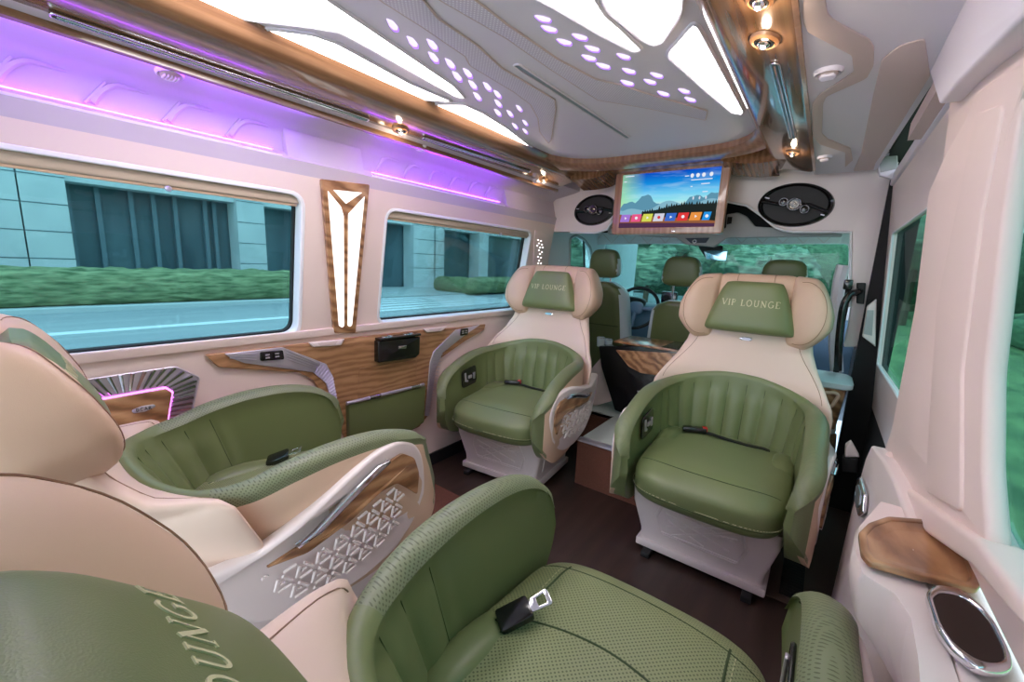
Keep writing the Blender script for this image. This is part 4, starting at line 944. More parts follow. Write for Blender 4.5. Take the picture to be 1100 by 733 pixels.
# ================================================================ front header, speakers, television
hd_px = [(660, 230), (666, 214), (782, 216), (802, 220), (818, 231), (832, 243), (842, 247), (852, 248.5), (914, 248.5)]
hp = BK.pts(hd_px); lp = BK.pts([(611, 249), (640, 250), (652, 246)])
hdr = [(-1.76, 1.80), (-1.76, lp[0][1])]+lp+hp+[BK.px(914, 330), BK.px(911, 350), BK.px(906, 373)]+[(.19, BK.px(925, 373)[1]), (.19, 1.80)]
hd_o = struct(plate('wall_front', rounded(hdr, .012, 3), BK, .06, M['shell'], bevel=.006, base=-.06))
mb = MB(); mb.tube([BK.at(*q, .004) for q in [BK.px(613, 250), BK.px(640, 250.5), BK.px(652, 247), BK.px(660, 235)]], .006, 8); mb.tube([BK.at(*BK.px(x, y), .004) for x, y in [(782, 217), (802, 221), (818, 232), (832, 244), (842, 248), (852, 249.5), (914, 249.5), (913, 330)]], .006, 8); struct(mb.build('trim_10', M['white']))
def speaker(c_px, ax, label, rot=0.0):
    u, v = BK.px(*c_px); e = empty('speaker', BK.at(u, v)); tag(e, label, 'speaker')
    a_, b_ = ax
    def E(k, w, n=48): return [BK.at(u+(a_*k*cos(t))*cos(rot)-(b_*k*sin(t))*sin(rot), v+(a_*k*cos(t))*sin(rot)+(b_*k*sin(t))*cos(rot), w) for t in [2*pi*i/n for i in range(n)]]
    mb = MB(); mb.loft([E(1.03, 0), E(1.0, .014), E(.93, .018), E(.88, .012), E(.86, .006)], cap=True); rel(mb.build('surround', M['black']), e)
    mb = MB(); mb.loft([E(.87, .008), E(.7, .004), E(.35, -.004+.006)], cap=True); rel(mb.build('cone', M['blackm']), e)
    mb = MB(); p0 = Vector((-a_*.92, 0)); L = []
    def rt(x, y): return BK.at(u+x*cos(rot)-y*sin(rot), v+x*sin(rot)+y*cos(rot), .022)
    mb.tube([rt(-a_*.9, b_*.12), rt(-a_*.4, .0), rt(0, 0), rt(a_*.4, -.0), rt(a_*.9, -b_*.3)], .009, 8); rel(mb.build('bridge', M['black']), e)
    def disc(x, y, r, nm, mat, h=.012):
        mb = MB(); cc = rt(x, y); 
        mb.loft([[cc+Vector((r*k*cos(t), -w, r*k*sin(t))) for t in [2*pi*i/24 for i in range(24)]] for k, w in ((1, -.004), (1, h*.7), (.85, h), (.7, h*.8), (.3, h))]); rel(mb.build(nm, mat), e)
        mb = MB(); mb.tube([cc+Vector((r*.86*cos(t), -h-.001, r*.86*sin(t))) for t in [2*pi*i/24 for i in range(24)]], .0012, 6, closed=True); rel(mb.build(nm+'_ring', M['darkchrome']), e)
    disc(0, 0, .034, 'tweeter', M['black']); disc(-a_*.30, b_*.10, .022, 'small_tweeter', M['black']); disc(a_*.30, -b_*.22, .022, 'small_tweeter', M['black'])
    mb = MB(); mb.tube([rt(-a_*.84, b_*.30)+Vector((0, -.002, 0)), rt(-a_*.72, b_*.26)+Vector((0, -.002, 0))], .003, 6); mb.tube([rt(a_*.74, -b_*.42)+Vector((0, -.002, 0)), rt(a_*.84, -b_*.45)+Vector((0, -.002, 0))], .003, 6); rel(mb.build('emblem', M['silver']), e)
speaker((639, 226), (.150, .098), 'oval black speaker in the front header left of the television', radians(8))
speaker((853.5, 220.5), (.165, .108), 'oval black speaker in the front header right of the television', radians(-4))

# television on its hinge
TVY = 2.44
TP = Plane((0, TVY, 0), (1, 0, 0), (0, 0, 1))
tv = empty('television', TP.P(720, 250)); tag(tv, 'flip-down television in a walnut frame showing a mountain home screen', 'television')
fr = TP.pts([(661.5, 184), (783, 174), (778, 251), (661.5, 252)])
l_, r_, b_, t_ = fr[0][0]+.004, (fr[1][0]+fr[2][0])/2, (fr[2][1]+fr[3][1])/2, (fr[0][1]+fr[1][1])/2
rel(link('frame', plate_mesh(rounded([(l_, b_), (r_, b_), (r_, t_), (l_, t_)], .018, 4), TP, .045, (), .006, -.045), M['woodx']), tv)
sc = TP.pts([(668.5, 188.5), (774, 179), (769, 244), (666, 245)])
sl, sr, sb, stp = (sc[0][0]+sc[3][0])/2, (sc[1][0]+sc[2][0])/2, (sc[2][1]+sc[3][1])/2, (sc[0][1]+sc[1][1])/2
SW, SH = sr-sl, stp-sb
def scr(x, y): return (sl+SW*x, sb+SH*y)
def screen_mat():
    m, n, l, b = mat_base('screen_picture'); n.remove(b); t = n.new('ShaderNodeTexCoord'); sp = n.new('ShaderNodeSeparateXYZ'); mq = n.new('ShaderNodeMapping'); mq.inputs['Location'].default_value = (-sl/SW, 0, -sb/SH); mq.inputs['Scale'].default_value = (1/SW, 1, 1/SH); l.new(t.outputs['Object'], mq.inputs[0]); l.new(mq.outputs[0], sp.inputs[0])
    r1 = n.new('ShaderNodeValToRGB'); e = r1.color_ramp.elements; e[0].position = 0; e[0].color = rgb(225, 160, 90); e[1].position = 1; e[1].color = rgb(10, 70, 190)
    for p, c in ((.33, rgb(235, 220, 200)), (.48, rgb(150, 225, 235)), (.62, rgb(110, 200, 240)), (.8, rgb(20, 140, 220))): q = e.new(p); q.color = c
    l.new(sp.outputs['Z'], r1.inputs[0])
    r2 = n.new('ShaderNodeValToRGB'); e = r2.color_ramp.elements; e[0].position = 0; e[0].color = rgb(150, 220, 90); e[1].position = .38; e[1].color = (0, 0, 0, 1)
    l.new(sp.outputs['X'], r2.inputs[0])
    mx = n.new('ShaderNodeMixRGB'); mx.blend_type = 'MIX'; k = n.new('ShaderNodeMath'); k.operation = 'MULTIPLY_ADD'; k.use_clamp = True; k.inputs[1].default_value = -2.4; k.inputs[2].default_value = .62; l.new(sp.outputs['X'], k.inputs[0]); l.new(k.outputs[0], mx.inputs[0]); l.new(r1.outputs[0], mx.inputs[1]); mx.inputs[2].default_value = rgb(170, 225, 110)
    nz = n.new('ShaderNodeTexNoise'); nz.inputs['Scale'].default_value = 4; nz.inputs['Detail'].default_value = 5; mp_ = n.new('ShaderNodeMapping'); mp_.inputs['Scale'].default_value = (1, 1, 3.5); l.new(mq.outputs[0], mp_.inputs[0]); l.new(mp_.outputs[0], nz.inputs[0])
    m3 = n.new('ShaderNodeMixRGB'); m3.blend_type = 'SCREEN'; r3 = n.new('ShaderNodeValToRGB'); r3.color_ramp.elements[0].position = .5; r3.color_ramp.elements[1].position = .75; r3.color_ramp.elements[1].color = (.16, .20, .20, 1); l.new(nz.outputs[0], r3.inputs[0]); m3.inputs[0].default_value = 1; l.new(mx.outputs[0], m3.inputs[1]); l.new(r3.outputs[0], m3.inputs[2])
    em = n.new('ShaderNodeEmission'); em.inputs[1].default_value = .56; l.new(m3.outputs[0], em.inputs[0]); l.new(em.outputs[0], n['Material Output'].inputs[0]); return m
screen = rel(link('screen', plate_mesh([scr(0, 0), scr(1, 0), scr(1, 1), scr(0, 1)], TP, .002, (), 0, .0005), screen_mat(), sharp=None), tv)
def flat(name, pts, w, col, par=screen, s=.52):
    o = rel(link(name, plate_mesh([scr(*p) for p in pts], TP, .0004, (), 0, w), emit('screen_'+name, col, s), sharp=None), tv); o.parent = screen; o.matrix_parent_inverse = Matrix.Identity(4); return o
random.seed(3)
ridge = [(i/30, .50+.10*sin(i*.33-1.0)+.05*sin(i*.9)+.02*sin(i*2.1)) for i in range(31)]
flat('far_mountains', [(0, .30)]+[(x, y-.03) for x, y in ridge]+[(1, .30)], .0028, rgb(95, 150, 175))
flat('near_mountains', [(0, .2), (0, .34)]+[(i/30, .30+.13*smoothstep(.0, .55, i/30)*1.0+.05*sin(i*.5)) for i in range(1, 31)]+[(1, .2)], .0033, rgb(135, 185, 205))
tr = [(.25, .1)]
for i in range(61):
    x = .25+.75*i/60; tr.append((x, .30+.10*smoothstep(.25, .7, x)+(.07*random.random() if i % 2 else -.01)))
flat('dark_firs', tr+[(1, .1)], .0038, rgb(34, 42, 40))
flat('meadow', [(0, 0), (1, 0), (1, .10), (.7, .16), (.4, .20), (0, .26)], .0043, rgb(150, 95, 62))
flat('dusk_strip', [(0, 0), (1, 0), (1, .06), (.6, .08), (0, .10)], .0046, rgb(80, 50, 80))
cols = [(165, 120, 215), (235, 90, 140), (215, 220, 90), (215, 215, 230), (60, 110, 205), (225, 60, 60), (235, 150, 70), (40, 150, 230)]
for i, c in enumerate(cols):
    x = .02+i*.1235; w = .105 if i < 7 else .07; flat('app_tile', [(x-.01, .115), (x+w-.01, .115), (x+w+.006, .255), (x+.006, .255)], .0050, rgb(*c))
    cx_, cy_ = x+w/2, .185; flat('tile_icon', [(cx_+.016*cos(t), cy_+.028*sin(t)) for t in [2*pi*k/(12 if i % 2 else 3) for k in range(12 if i % 2 else 3)]], .0056, rgb(245, 245, 250) if i != 3 else rgb(220, 50, 60))
for x in (.735, .79, .845, .915): flat('status_icon', [(x+.017*cos(t), .885+.036*sin(t)) for t in [2*pi*k/16 for k in range(16)]], .005, rgb(235, 240, 250))
for x0, x1, y in ((.665, .705, .885), (.73, .93, .81), (.73, .75, .70), (.83, .91, .735), (.85, .90, .60), (.03, .13, .965), (.02, .05, .87)): flat('status_line', [(x0, y-.008), (x1, y-.008), (x1, y+.008), (x0, y+.008)], .005, rgb(225, 235, 250))
for x in (.77, .83, .89): flat('weather_icon', [(x+.008*cos(t), .50+.03*sin(t)) for t in [2*pi*k/8 for k in range(8)]], .005, rgb(220, 225, 240))
rel(link('hinge_cover', plate_mesh(rounded([(l_-.02, t_-.01), (r_+.03, t_-.01), (r_+.03, t_+.05), (l_-.02, t_+.05)], .006, 2), TP, .12, (), .01, -.06), M['wood']), tv)
mb = MB(); mb.box((( l_+r_)/2+.06, TVY-.003, b_+.014), (.02, .004, .006), bev=.001); rel(mb.build('standby_lamp', M['chrome']), tv)

# ================================================================ cab
B2 = Plane((0, 2.92, 0), (1, 0, 0), (0, 0, 1))
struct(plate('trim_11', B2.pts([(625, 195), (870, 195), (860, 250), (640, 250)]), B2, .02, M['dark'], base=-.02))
B3 = Plane((0, 2.86, 0), (1, 0, 0), (0, 0, 1))
o = plate('overhead_console', rounded(B3.pts([(655, 246), (781, 246), (782, 231), (794, 229), (803, 233), (812, 244), (870, 248), (905, 252), (904, 255), (782, 256), (768, 266), (738, 263), (728, 256), (655, 252)]), .008, 2), B3, .04, M['greytrim'], bevel=.006, base=0); tag(o, 'grey overhead console of the cab below the television', 'console')
link('switch_bay', plate_mesh(B3.pts([(738, 256.5), (764, 256), (760, 261.5), (744, 262)]), B3, .003, (), 0, .0395), plain('navy_plastic', rgb(38, 46, 66), .4), o)
q = B3.px(748, 260); mb = MB(); mb.tube([B3.at(q[0]+.010*cos(t), q[1]+.009*sin(t), .045) for t in [2*pi*i/20 for i in range(20)]], .003, 6, closed=True); mb.build('lens_ring', M['white'], o)
mb = MB(); mb.box(B3.at(B3.px(720, 250)[0], 1.62, -.02), (.30, .04, .33)); mb.build('ceiling_mount', M['greytrim'], o)
link('sensor_hole', plate_mesh(B3.pts([(783, 234), (788, 234), (787, 241), (782, 242)]), B3, .002, (), 0, .0395), M['dark'], o)
MP = Plane((0, 3.1, 0), (1, 0, 0), (0, 0, 1))
o = plate('rear_view_mirror', rounded(MP.pts([(751, 265), (777, 264), (776, 276), (759, 278)]), .01, 3), MP, .03, M['blackm'], bevel=.006); link('mirror_glass', plate_mesh(rounded(MP.pts([(757, 270), (783, 269), (781, 281), (760, 279)]), .01, 3), MP, .01, (), .003, .028), plain('mirror_glass', rgb(150, 200, 220), .1, .8), o); mb = MB(); q = MP.P(764, 268); mb.tube([q, Vector((q.x, q.y, 1.77))], .01, 8); mb.build('stem', M['blackm'], o); tag(o, 'black rear-view mirror under the overhead console', 'mirror')
# windscreen surround
FP = Plane((0, 3.72, 0), (1, 0, 0), (0, 0, 1))
wsh = rounded(FP.pts([(641, 262), (912, 262), (911, 300), (905, 335), (890, 395), (645, 395), (634, 330), (640, 290)]), .03, 3)
oo = FP.pts([(600, 180), (960, 180), (960, 420), (600, 420)])
struct(plate('wall_cab_front', [(-1.9, .2), (.35, .2), (.35, 1.95), (-1.9, 1.95)], FP, .04, M['white'], holes=[wsh], base=-.04))
g = struct(plate('window_6', wsh, FP, .005, M['glassf'], base=-.045))
for k, (x0, x1) in enumerate(((615, 735), (772, 906))):
    VP_ = Plane((0, 3.60, 0), (1, 0, 0), (0, 0, 1)); o = plate('sun_visor', rounded(VP_.pts([(x0+4, 249), (x1, 250), (x1-4, 262), (x0+12, 263)]), .01, 2), VP_, .015, M['white'], bevel=.004); mb = MB()
    L = [VP_.px(x0+14+(x1-x0-24)*i/10, 261.5 if i % 2 else 251) for i in range(11)]; mb.tube([VP_.at(*q, .016) for q in L], .0025, 5); mb.build('quilt_seam', M['ceildk'], o); q = VP_.P((x0+x1)/2, 250); mb = MB(); mb.tube([q, Vector((q.x, q.y+.09, q.z))], .01, 6); mb.build('clip', M['white'], o); tag(o, 'white quilted sunshade across the %s half of the windscreen top' % ('driver side' if k == 0 else 'passenger side'), 'sunshade')
# cab left side with door window
SP = Plane((-1.72, 0, 0), (0, 1, 0), (0, 0, 1))
sh_ = rounded(SP.pts([(611, 300), (612, 256), (619, 253), (627, 257), (634, 266), (641, 300)]), .03, 3)
struct(plate('wall_cab_left', [(2.70, .2), (4.6, .2), (4.6, 1.95), (2.70, 1.95)], SP, .04, M['white'], holes=[sh_], base=-.04))
g = struct(plate('window_7', sh_, SP, .005, M['glassf'], base=-.045)); mb = MB(); mb.tube([SP.at(p[0], p[1], .0) for p in sh_], .012, 6, closed=True); mb.build('window_seal', M['greytrim'], g)
q0, q1 = SP.px(628, 256), SP.px(629, 292); mb = MB(); mb.tube([SP.at(*q0, -.01), SP.at(*q1, -.01)], .01, 6); mb.build('quarter_bar', M['blackm'], g)
struct(plate('wall_cab_right', [(-4.6, .0), (-2.72, .0), (-2.72, 1.95), (-4.6, 1.95)], Plane((.24, 0, 0), (0, -1, 0), (0, 0, 1)), .04, M['white'], holes=[rounded([(-3.6, .95), (-2.9, .95), (-2.9, 1.45), (-3.6, 1.45)], .03, 3)], base=-.04))
struct(plate('ceiling_cab', [(-1.8, -2.70), (.3, -2.70), (.3, -3.8), (-1.8, -3.8)], Plane((0, 0, 1.78), (1, 0, 0), (0, -1, 0)), .02, M['ceil'], base=0))
# dashboard
mb = MB(); mb.loft([[Vector((x, y, z)) for y, z in ((3.70, .30), (3.50, .30), (3.43, .62), (3.43, .80), (3.48, .88), (3.56, .91), (3.70, .92))] for x in [-1.70+1.9*i/20 for i in range(21)]])
da = mb.build('dashboard', plain('dash_slate', rgb(92, 116, 140), .5)); tag(da, 'slate blue dashboard beneath the windscreen', 'dashboard')
mb = MB(); superell(mb, (-1.36, 3.48, .93), (.17, .06, .045), .6, .5, 24, 12); mb.build('instrument_hood', M['blackm'], da)
mb = MB()
for x in (-1.02, -.84): mb.box((x, 3.43, .76), (.13, .02, .08), bev=.01)
mb.build('vent_bank', M['blackm'], da)
sw = empty('steering_wheel', (-1.20, 3.30, .90)); tag(sw, 'steering wheel beyond the driver seat, seen between the front seats', 'steering wheel')
def wheel(t, r): return Vector((r*cos(t), r*sin(t)*.42, r*sin(t)*.9))
mb = MB(); mb.tube([wheel(2*pi*i/40, .175) for i in range(40)], .013, 8, closed=True); mb.build('rim', M['blackm'], sw)
mb = MB(); superell(mb, (0, 0, 0), (.06, .03, .05), .7, .7, 20, 10); mb.tube([wheel(0, .17), Vector((0, 0, 0)), wheel(pi, .17)], .014, 8); mb.tube([wheel(-pi/2, .17), Vector((0, 0, 0))], .016, 8); mb.build('hub', plain('wheel_grey', rgb(120, 140, 170), .4), sw)
# phone/radio block by the wheel
mb = MB(); mb.box((-.97, 3.38, .985), (.12, .04, .12), bev=.01); o = mb.build('dash_screen', M['black']); mb = MB(); mb.box((-.97, 3.39, .90), (.03, .03, .10)); mb.build('stand', M['blackm'], o); tag(o, 'small black display on the dashboard beside the steering wheel', 'display')
# cab seats (seen from behind)
M['whitegloss'] = plain('pale_side_leather', rgb(205, 214, 216), .4)
def cab_seat(x, y, w, ztop, hz0, hz1, hw, label):
    e = empty('cab_seat', (x, y, .27)); tag(e, label, 'cab seat')
    o = Vector((0, 0, -.27))
    mb = MB(); rings = []
    for i in range(17):
        t = i/16; z = .40+(ztop-.40)*t; k = w/2*(1-.22*t**2.2)*(1 if t < .85 else sqrt(max(0.02, 1-((t-.85)/.16)**2))*.9+.1); r = []
        for j in range(36):
            a = 2*pi*j/36; r.append(Vector((k*sgnpow(cos(a), .55), .07*sgnpow(sin(a), .6)-.10*t+.05*abs(cos(a))**4, z))+o)
        rings.append(r)
    mb.loft(rings); bk = mb.build('backrest', [M['greendark'], M['whitegloss']], e, sharp=180)
    for p in bk.data.polygons:
        if abs(p.center.x) > w/2*.80*(1-.22*max(0, (p.center.z+.27-.4)/(ztop-.4))**2.2) or p.center.y > -.02-.10*(p.center.z+.27-.4)/(ztop-.4)+.03: p.material_index = 1
    mb = MB(); mb.tube([Vector((w*.36*(-1+2*i/12), -.132-.0*i, ztop*.72-.02))+o for i in range(13)], .003, 5); mb.build('back_seam', M['greenseam'], bk)
    mb = MB(); superell(mb, Vector((0, .10, .42))+o, (w/2, .17, .09), .5, .45, 28, 14); mb.build('seat', M['green'], e, sharp=180)
    mb = MB(); superell(mb, Vector((0, -.10, (hz0+hz1)/2))+o, (hw, .055, (hz1-hz0)/2), .55, .5, 36, 20, lambda p: Vector((p.x*(1-.12*p.z/.1), p.y-.06*p.z, p.z))); hd = mb.build('headrest', [M['greendark'], M['whitegloss']], e, sharp=180)
    for p in hd.data.polygons:
        if p.center.y > -.085 or (abs(p.center.x) > hw*.93): p.material_index = 1
    mb = MB()
    for sx in (-.05, .05): mb.tube([Vector((sx, -.09, ztop-.05))+o, Vector((sx, -.095, hz0+.03))+o], .006, 8)
    mb.build('headrest_post', M['chrome'], e)
    mb = MB(); mb.box(Vector((0, .10, .040)), (w*.8, .28, .085), bev=.01); mb.build('plinth', M['blackm'], e)
cab_seat(-1.37, 3.12, .44, 1.10, 1.13, 1.345, .118, 'driver seat in green leather seen from behind, left of the windscreen')
cab_seat(-.80, 3.12, .46, 1.00, 1.10, 1.305, .125, 'middle cab seat with green headrest behind the right captain chair')
cab_seat(-.21, 3.12, .42, 1.02, 1.12, 1.30, .118, 'passenger cab seat with green headrest beside the grab handle')
# low partition cabinet between the cab and the cabin
CP2 = Plane((0, 2.52, 0), (1, 0, 0), (0, 0, 1)); 
e = empty('partition_cabinet', (-.95, 2.65, .262)); tag(e, 'black partition cabinet with sloping walnut top between the two front captain chairs', 'cabinet')
q = CP2.pts([(645, 385), (665, 378), (742, 405), (742, 470), (682, 470), (668, 462), (655, 440)])
mb = MB(); 
qb = rounded(CP2.pts([(643, 372), (700, 372), (752, 378), (752, 500), (676, 476), (660, 440), (646, 395)]), .006, 2)
qb = [(a, max(b, .267)) for a, b in qb]; rel(link('body', plate_mesh(qb, CP2, .30, (), .006, -.30), M['black']), e)
qw = CP2.off(.012).pts([(661, 376), (742, 381), (752, 411), (688, 401), (675, 394)])
rel(link('wood_front', plate_mesh(rounded(qw, .006, 2), CP2, .012, (), .003, .0), M['wood']), e)
qw2 = [CP2.P(661, 375), CP2.P(742, 380)]; z_ = max(qw2[0].z, qw2[1].z)
mb = MB(); mb.box(((qw2[0].x+qw2[1].x)/2, 2.66, z_+.004), (abs(qw2[1].x-qw2[0].x)+.02, .30, .014), bev=.004); rel(mb.build('wood_top', M['wood']), e)
ql = CP2.off(.006).pts([(684, 420), (699, 421), (698, 427), (692, 431), (687, 428)])
rel(link('socket_plate', plate_mesh(rounded(ql, .003, 2), CP2, .004, (), .001, .0), M['silver']), e); qq = CP2.px(691.5, 424.5)
mb = MB(); superell(mb, CP2.at(qq[0], qq[1], .006), (.010, .004, .010), 1, 1, 12, 8); rel(mb.build('socket_eye', M['dark']), e)
# glass on the partition
for k, (x, y) in enumerate(((645, 372), (653, 374))):
    c = CP2.off(-.06-.05*k).P(x, y); mb = MB(); mb.loft([[Vector((c.x+r*cos(t), c.y+r*sin(t), c.z+z)) for t in [2*pi*i/20 for i in range(20)]] for r, z in ((.024, 0), (.028, .06), (.026, .06), (.022, .008))]); o = mb.build('drinking_glass', plain('clear_glass', rgb(200, 215, 220), .05)); 
    mb = MB(); mb.tube([Vector((c.x+.027*cos(t), c.y+.027*sin(t), c.z+.06)) for t in [2*pi*i/20 for i in range(20)]], .002, 6, closed=True); mb.build('rim', M['chrome'], o)
    tag(o, ('clear drinking glass on the partition, tucked against the left chair back', 'clear drinking glass on the partition, nearer the walnut top')[k], 'glass')
# grey fabric side and tray left of the partition
o = plate('quilted_apron', CP2.off(-.05).pts([(628, 405), (645, 385), (660, 430), (640, 436), (620, 430)]), CP2, .02, M['ceildk'], base=-.07); tag(o, 'grey translucent apron left of the black partition cabinet', 'apron')
# right front cabinet
KP = Plane((0, 2.50, 0), (1, 0, 0), (0, 0, 1))
e = empty('corner_cabinet', (.06, 2.58, 0)); tag(e, 'walnut corner cabinet with white rounded top beyond the right captain chair', 'cabinet')
zt_ = KP.px(905, 411)[1]
def cr2(x1, z, d=0.0): return [Vector((x, y, z)) for x, y in rounded([(-.16-d, 2.68), (-.16-d, 2.42-d), (x1+d, 2.42-d), (x1+d, 2.68)], .05, 4)]
mb = MB(); mb.loft([cr2(.150, zt_-.02), cr2(.135, zt_-.22)]); rel(mb.build('upper_body', M['wood']), e)
mb = MB(); mb.loft([cr2(.158, zt_+.012, .006), cr2(.158, zt_+.02, .0), cr2(.155, zt_+.02, -.004), cr2(.158, zt_-.02, .004)]); mb = MB(); mb.loft([cr2(.158, zt_-.022, .004), cr2(.160, zt_-.016, .010), cr2(.160, zt_+.006, .010), cr2(.156, zt_+.012, .002)]); rel(mb.build('top', M['whitegloss']), e)
mb = MB(); mb.loft([cr2(.135, zt_-.22, .004), cr2(.12, .20, .004), cr2(.12, .004, .004)]); rel(mb.build('lower_body', M['shell']), e)
K2 = Plane((0, 2.414, 0), (1, 0, 0), (0, 0, 1))
mb = MB(); L = K2.pts([(880, 422), (897, 422), (901, 425), (894, 436), (881, 441), (860, 441), (860, 422)]); mb.tube([K2.at(*q, .004) for q in rounded(L, .01, 3)], .008, 8, closed=True); rel(mb.build('handle_loop', M['tan']), e)
rel(link('cubby', plate_mesh(rounded(K2.off(.004).pts([(880, 468), (899, 466), (895, 520), (880, 524), (860, 524), (860, 468)]), .006, 2), K2, .006, (), .001, -.002), M['woodd']), e)
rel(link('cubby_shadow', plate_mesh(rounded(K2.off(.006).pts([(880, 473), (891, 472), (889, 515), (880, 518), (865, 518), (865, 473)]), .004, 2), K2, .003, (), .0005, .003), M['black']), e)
# black grab handle and belt
GP = Plane((0, 2.66, 0), (1, 0, 0), (0, 0, 1))
e = empty('grab_handle', GP.P(918, 320)); tag(e, 'thick black grab handle curving down from the right bulkhead pillar', 'handle')
mb = MB(); mb.tube([Vector(catmull([tuple(GP.P(x, y, w)) for x, y, w in ((924, 313, .0), (920, 314, .05), (912, 318, .07), (906, 330, .08), (903, 350, .08), (901, 372, .08), (900, 398, .07))], 6*i/30*.9999)) for i in range(31)], .0165, 12); rel(mb.build('bar', M['black'], sharp=60), e)
rel(link('mount', plate_mesh(rounded(GP.pts([(920, 304), (930, 304), (928, 327), (920, 326)]), .005, 3), GP, .03, (), .006, -.01), M['blackm']), e)
mb = MB(); mb.tube([GP.P(x, y, .02) for x, y in ((912, 306), (910, 320), (905, 345), (902, 372), (898, 400))], .012, 4); o = mb.build('seat_belt', M['blackm']); mb = MB(); mb.box(GP.P(911, 306, .03), (.035, .03, .05), bev=.006); mb.build('belt_guide', M['black'], o); tag(o, 'black seat belt hanging from its guide just left of the grab handle', 'seat belt')
mb = MB(); mb.tube([GP.P(x, y, -.2) for x, y in ((906, 285), (902, 300), (898, 330), (897, 370), (899, 400))], .03, 8); struct(mb.build('trim_12', M['white']))

# ================================================================ outside world
GZ = -.60
def ground(name, x0, x1, y0, y1, m, z=GZ, d=.02): return plate(name, [(x0, y0), (x1, y0), (x1, y1), (x0, y1)], Plane((0, 0, z), (1, 0, 0), (0, 1, 0)), d, m, base=-d)
road = noisy('asphalt', rgb(150, 160, 165), rgb(165, 175, 178), 3, (1, .08, 1), .9)
struct(ground('ground', -16.4, .9, -60, 110, road)); struct(ground('ground_verge', -90, -16.4, -60, 110, noisy('paving', rgb(170, 180, 180), rgb(190, 198, 198), 2, (1, .2, 1)), GZ+.06, .08)); struct(ground('ground_lawn', .9, 80, -60, 110, noisy('lawn', rgb(72, 104, 66), rgb(120, 148, 96), 5, (1, .3, 1)), GZ+.1, .12))
struct(ground('ground_bounce', -9, 7, -14, YB-.25, plain('bounce_pale', rgb(232, 230, 226), .9), GZ+.02, .015))  # unseen pale ground added behind the van to bounce daylight up to the ceiling
pale = plain('road_paint', rgb(225, 232, 235), .7)
o = ground('road_line', -12.6, -12.2, -8, 24, pale, GZ+.006, .005); tag(o, 'pale lane line on the road outside the left windows', 'road marking')
o = ground('kerb', -16.6, -16.2, -30, 7.9, plain('kerb_stone', rgb(205, 212, 212), .8), GZ+.12, .14); tag(o, 'pale kerb stone along the street outside', 'kerb')
for k in range(5):
    o = plate('crosswalk_stripe', [(-13.2-.75*k, 8.2), (-12.8-.75*k, 8.2), (-12.8-.75*k, 17.2), (-13.2-.75*k, 17.2)], Plane((0, 0, GZ+.004), (1, 0, 0), (0, 1, 0)), .006, pale); tag(o, 'white crossing stripe outside the front left window, %s from the van' % ORD[k], 'road marking', 'crossing stripes outside the left windows')
def hedge(x0, x1, y0, y1, z0, z1, label, c1, c2, dens=6, amp=.10, name='hedge', cat='hedge'):
    mb = MB(); nx, ny = 14, int(max(14, (y1-y0)*dens)); rings = []
    for j in range(ny+1):
        y = y0+(y1-y0)*j/ny; r = []
        for i in range(20):
            a = 2*pi*i/20; x = (x0+x1)/2+(x1-x0)/2*sgnpow(cos(a), .45); z = (z0+z1)/2+(z1-z0)/2*sgnpow(sin(a), .45)
            nn = noise.noise(Vector((x*2.1, y*2.1, z*2.1)))+.6*noise.noise(Vector((x*5.3, y*5.3, z*5.3)))
            r.append(Vector((x+amp*nn*cos(a), y, z+amp*nn*max(0, sin(a)))))
        rings.append(r)
    mb.loft(rings); o = mb.build(name, noisy(name+'_leaf', c1, c2, 7, (1, .25, 1.6), .9, .8, 10), sharp=180); tag(o, label, cat); return o
hedge(-19.4, -17.3, -12, 12.3, GZ, .52, 'long clipped green hedge across the street, seen through the large left window', rgb(84, 108, 72), rgb(164, 180, 132))
hedge(-19.0, -15.6, 17.6, 34, GZ, .30, 'green hedge by the crossing, seen through the front left window', rgb(84, 108, 72), rgb(164, 180, 132))
# office building across the street
bt = empty('office_building', (-24, 8, GZ)); tag(bt, 'pale stone office building with dark glazing across the street', 'building')
stone = noisy('pale_stone', rgb(205, 214, 216), rgb(222, 230, 230), .8); dkgl = noisy('dark_glazing', rgb(66, 88, 98), rgb(110, 134, 142), .5, (1, .8, .25), .3)
BX = Plane((-21.5, 0, 0), (0, 1, 0), (0, 0, 1))
def piece(nm, L, w, d, m, par=bt): return rel(link(nm, plate_mesh(L, BX, d, (), 0, w), m), par)
piece('facade', [(-20, GZ), (70, GZ), (70, 12), (-20, 12)], -1.0, .3, dkgl)
piece('lintel', [(-20, 3.35), (70, 3.35), (70, 12), (-20, 12)], -.7, .9, stone)
pxc = [((-30, 75), 0), ((0, 75), 1), ]
for a_, b_ in ((-60, 24), (26, 75), (252, 281), (440, 462), (464, 473), (511, 521)):
    y0, y1 = BX.px(a_, 250)[0], BX.px(b_, 250)[0]
    piece('column', [(y0, GZ), (y1, GZ), (y1, 5.4), (y0, 5.4)], -.6, 1.0, stone)
for a_ in (78, 110, 146, 170, 193, 225, 235):
    y0 = BX.px(a_, 250)[0]; piece('mullion', [(y0, GZ), (y0+.14, GZ), (y0+.14, 5.0), (y0, 5.0)], -.7, .2, plain('mullion_grey', rgb(110, 132, 142), .5))
for z in (.7, 1.6, 2.5, 3.4, 4.3):
    for a_, b_ in ((-60, 75), (252, 281), (440, 473)):
        y0, y1 = BX.px(a_, 250)[0], BX.px(b_, 250)[0]; piece('joint', [(y0, z), (y1, z), (y1, z+.035), (y0, z+.035)], .4, .005, dkgl)
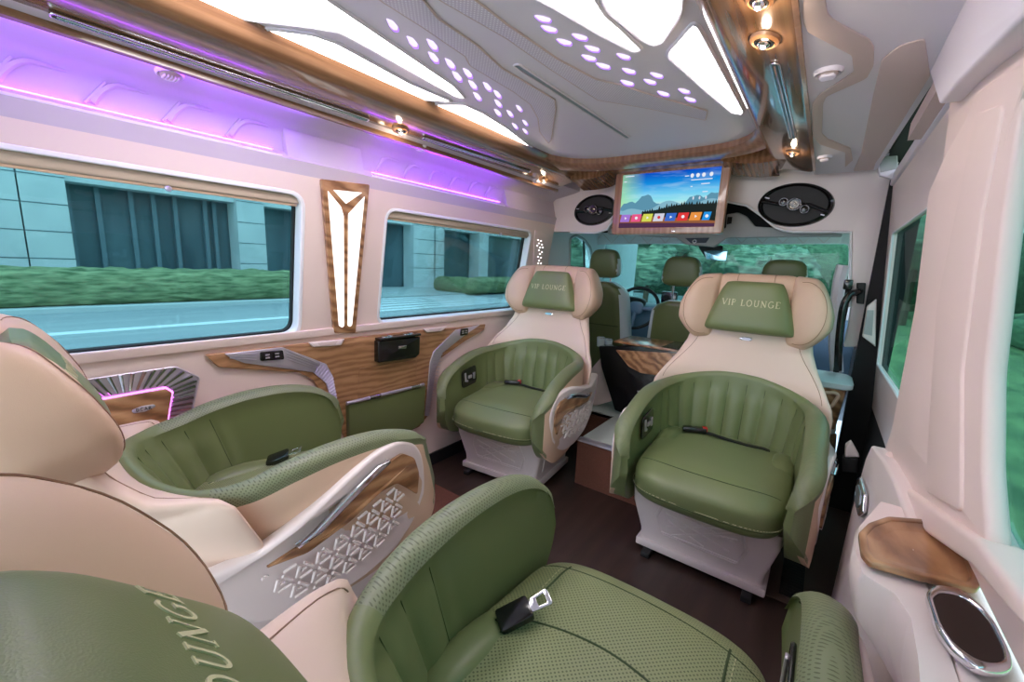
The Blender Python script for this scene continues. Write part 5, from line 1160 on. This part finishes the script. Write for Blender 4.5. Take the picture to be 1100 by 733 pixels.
# trees and shrubs ahead and on the right
def tree(x, y, r, h, label, seed, c1=rgb(62, 88, 72), c2=rgb(138, 160, 134), trunk=True):
    random.seed(seed); e = empty('tree', (x, y, GZ)); tag(e, label, 'tree'); mb = MB()
    for k in range(9):
        a = random.random()*2*pi; rr = r*(.3+.45*random.random()); cz = h*(.35+.5*random.random()); c = Vector((cos(a)*r*.55, sin(a)*r*.55, cz))
        def fn(p, s=seed+k): q = p.normalized() if p.length else p; n_ = noise.noise(q*2.2+Vector((s, 0, 0)))+.6*noise.noise(q*6+Vector((0, s, 0)))+.35*noise.noise(q*14); return p*(1+.30*n_)
        superell(mb, c, (rr, rr, rr*.85), 1, 1, 36, 22, fn)
    mb.build('crown', noisy('crown_leaf', c1, c2, 4.5, (.35, .35, 1.8), .9, .8, 10), e, sharp=180)
    mb = MB(); mb.tube([(0, 0, -.05), (0.05, 0, h*.3), (0, .1, h*.6)], [.16, .13, .08], 8); mb.build('trunk', noisy('bark', rgb(80, 66, 54), rgb(110, 92, 76), 8), e)
sp_ = [(-13.6, 28, 2.1, 7.2), (-8.2, 29, 2.1, 6.6), (-2.8, 28, 2.0, 3.4), (2.4, 28, 1.9, 4.0), (2.6, 22.5, 1.9, 6.6), (-13.6, 22.0, 2.0, 6.8), (-8.0, 23.3, 1.9, 5.6)]
lb_ = ['leafy tree beyond the driver headrest through the windscreen', 'leafy tree left of centre through the windscreen', 'low tree under the patch of sky through the windscreen', 'low tree above the passenger headrest through the windscreen', 'tall tree at the right edge of the windscreen', 'tall tree seen through the driver door window', 'near leafy tree behind the middle cab seat through the windscreen']
for i, (s_, l__) in enumerate(zip(sp_, lb_)): tree(*s_, l__, 10+i)
tree(9.6, 22, 2.2, 8.0, 'dense tree seen through the sliding door window, front most', 31); tree(9.6, 15.6, 2.2, 9.0, 'dense tree seen through the middle of the sliding door window', 32); tree(9.6, 9.2, 2.2, 8.5, 'dense tree through the rear side of the sliding door window', 33); tree(9.6, 2.8, 2.2, 8.5, 'dense tree filling the right rear window', 34)
hedge(4.4, 5.8, -4, 18.5, GZ+.08, .35, 'low hedge along the roadside outside the right windows', rgb(52, 92, 66), rgb(110, 146, 108), 5, .16)
o = plate('road_barrier', [(-6, .55), (18.5, .55), (18.5, .98), (-6, .98)], Plane((6.4, 0, 0), (0, 1, 0), (0, 0, 1)), .12, plain('barrier_white', rgb(205, 220, 220), .6)); mb = MB()
for k in range(8): mb.box((6.5, -5+3*k, .1), (.12, .12, 1.4))
mb.build('posts', M['greytrim'], o); tag(o, 'pale roadside barrier behind the low hedge on the right', 'barrier')
hedge(13.2, 15.2, -10, 46, GZ, 8.5, 'high wall of dark foliage behind the trees on the right', rgb(44, 70, 56), rgb(88, 116, 92), 3, .5)
hedge(-15.4, 10.0, 33.5, 36.5, GZ, 4.2, 'bank of bushes at the far end of the road ahead', rgb(56, 84, 64), rgb(112, 140, 108), 8, .4)
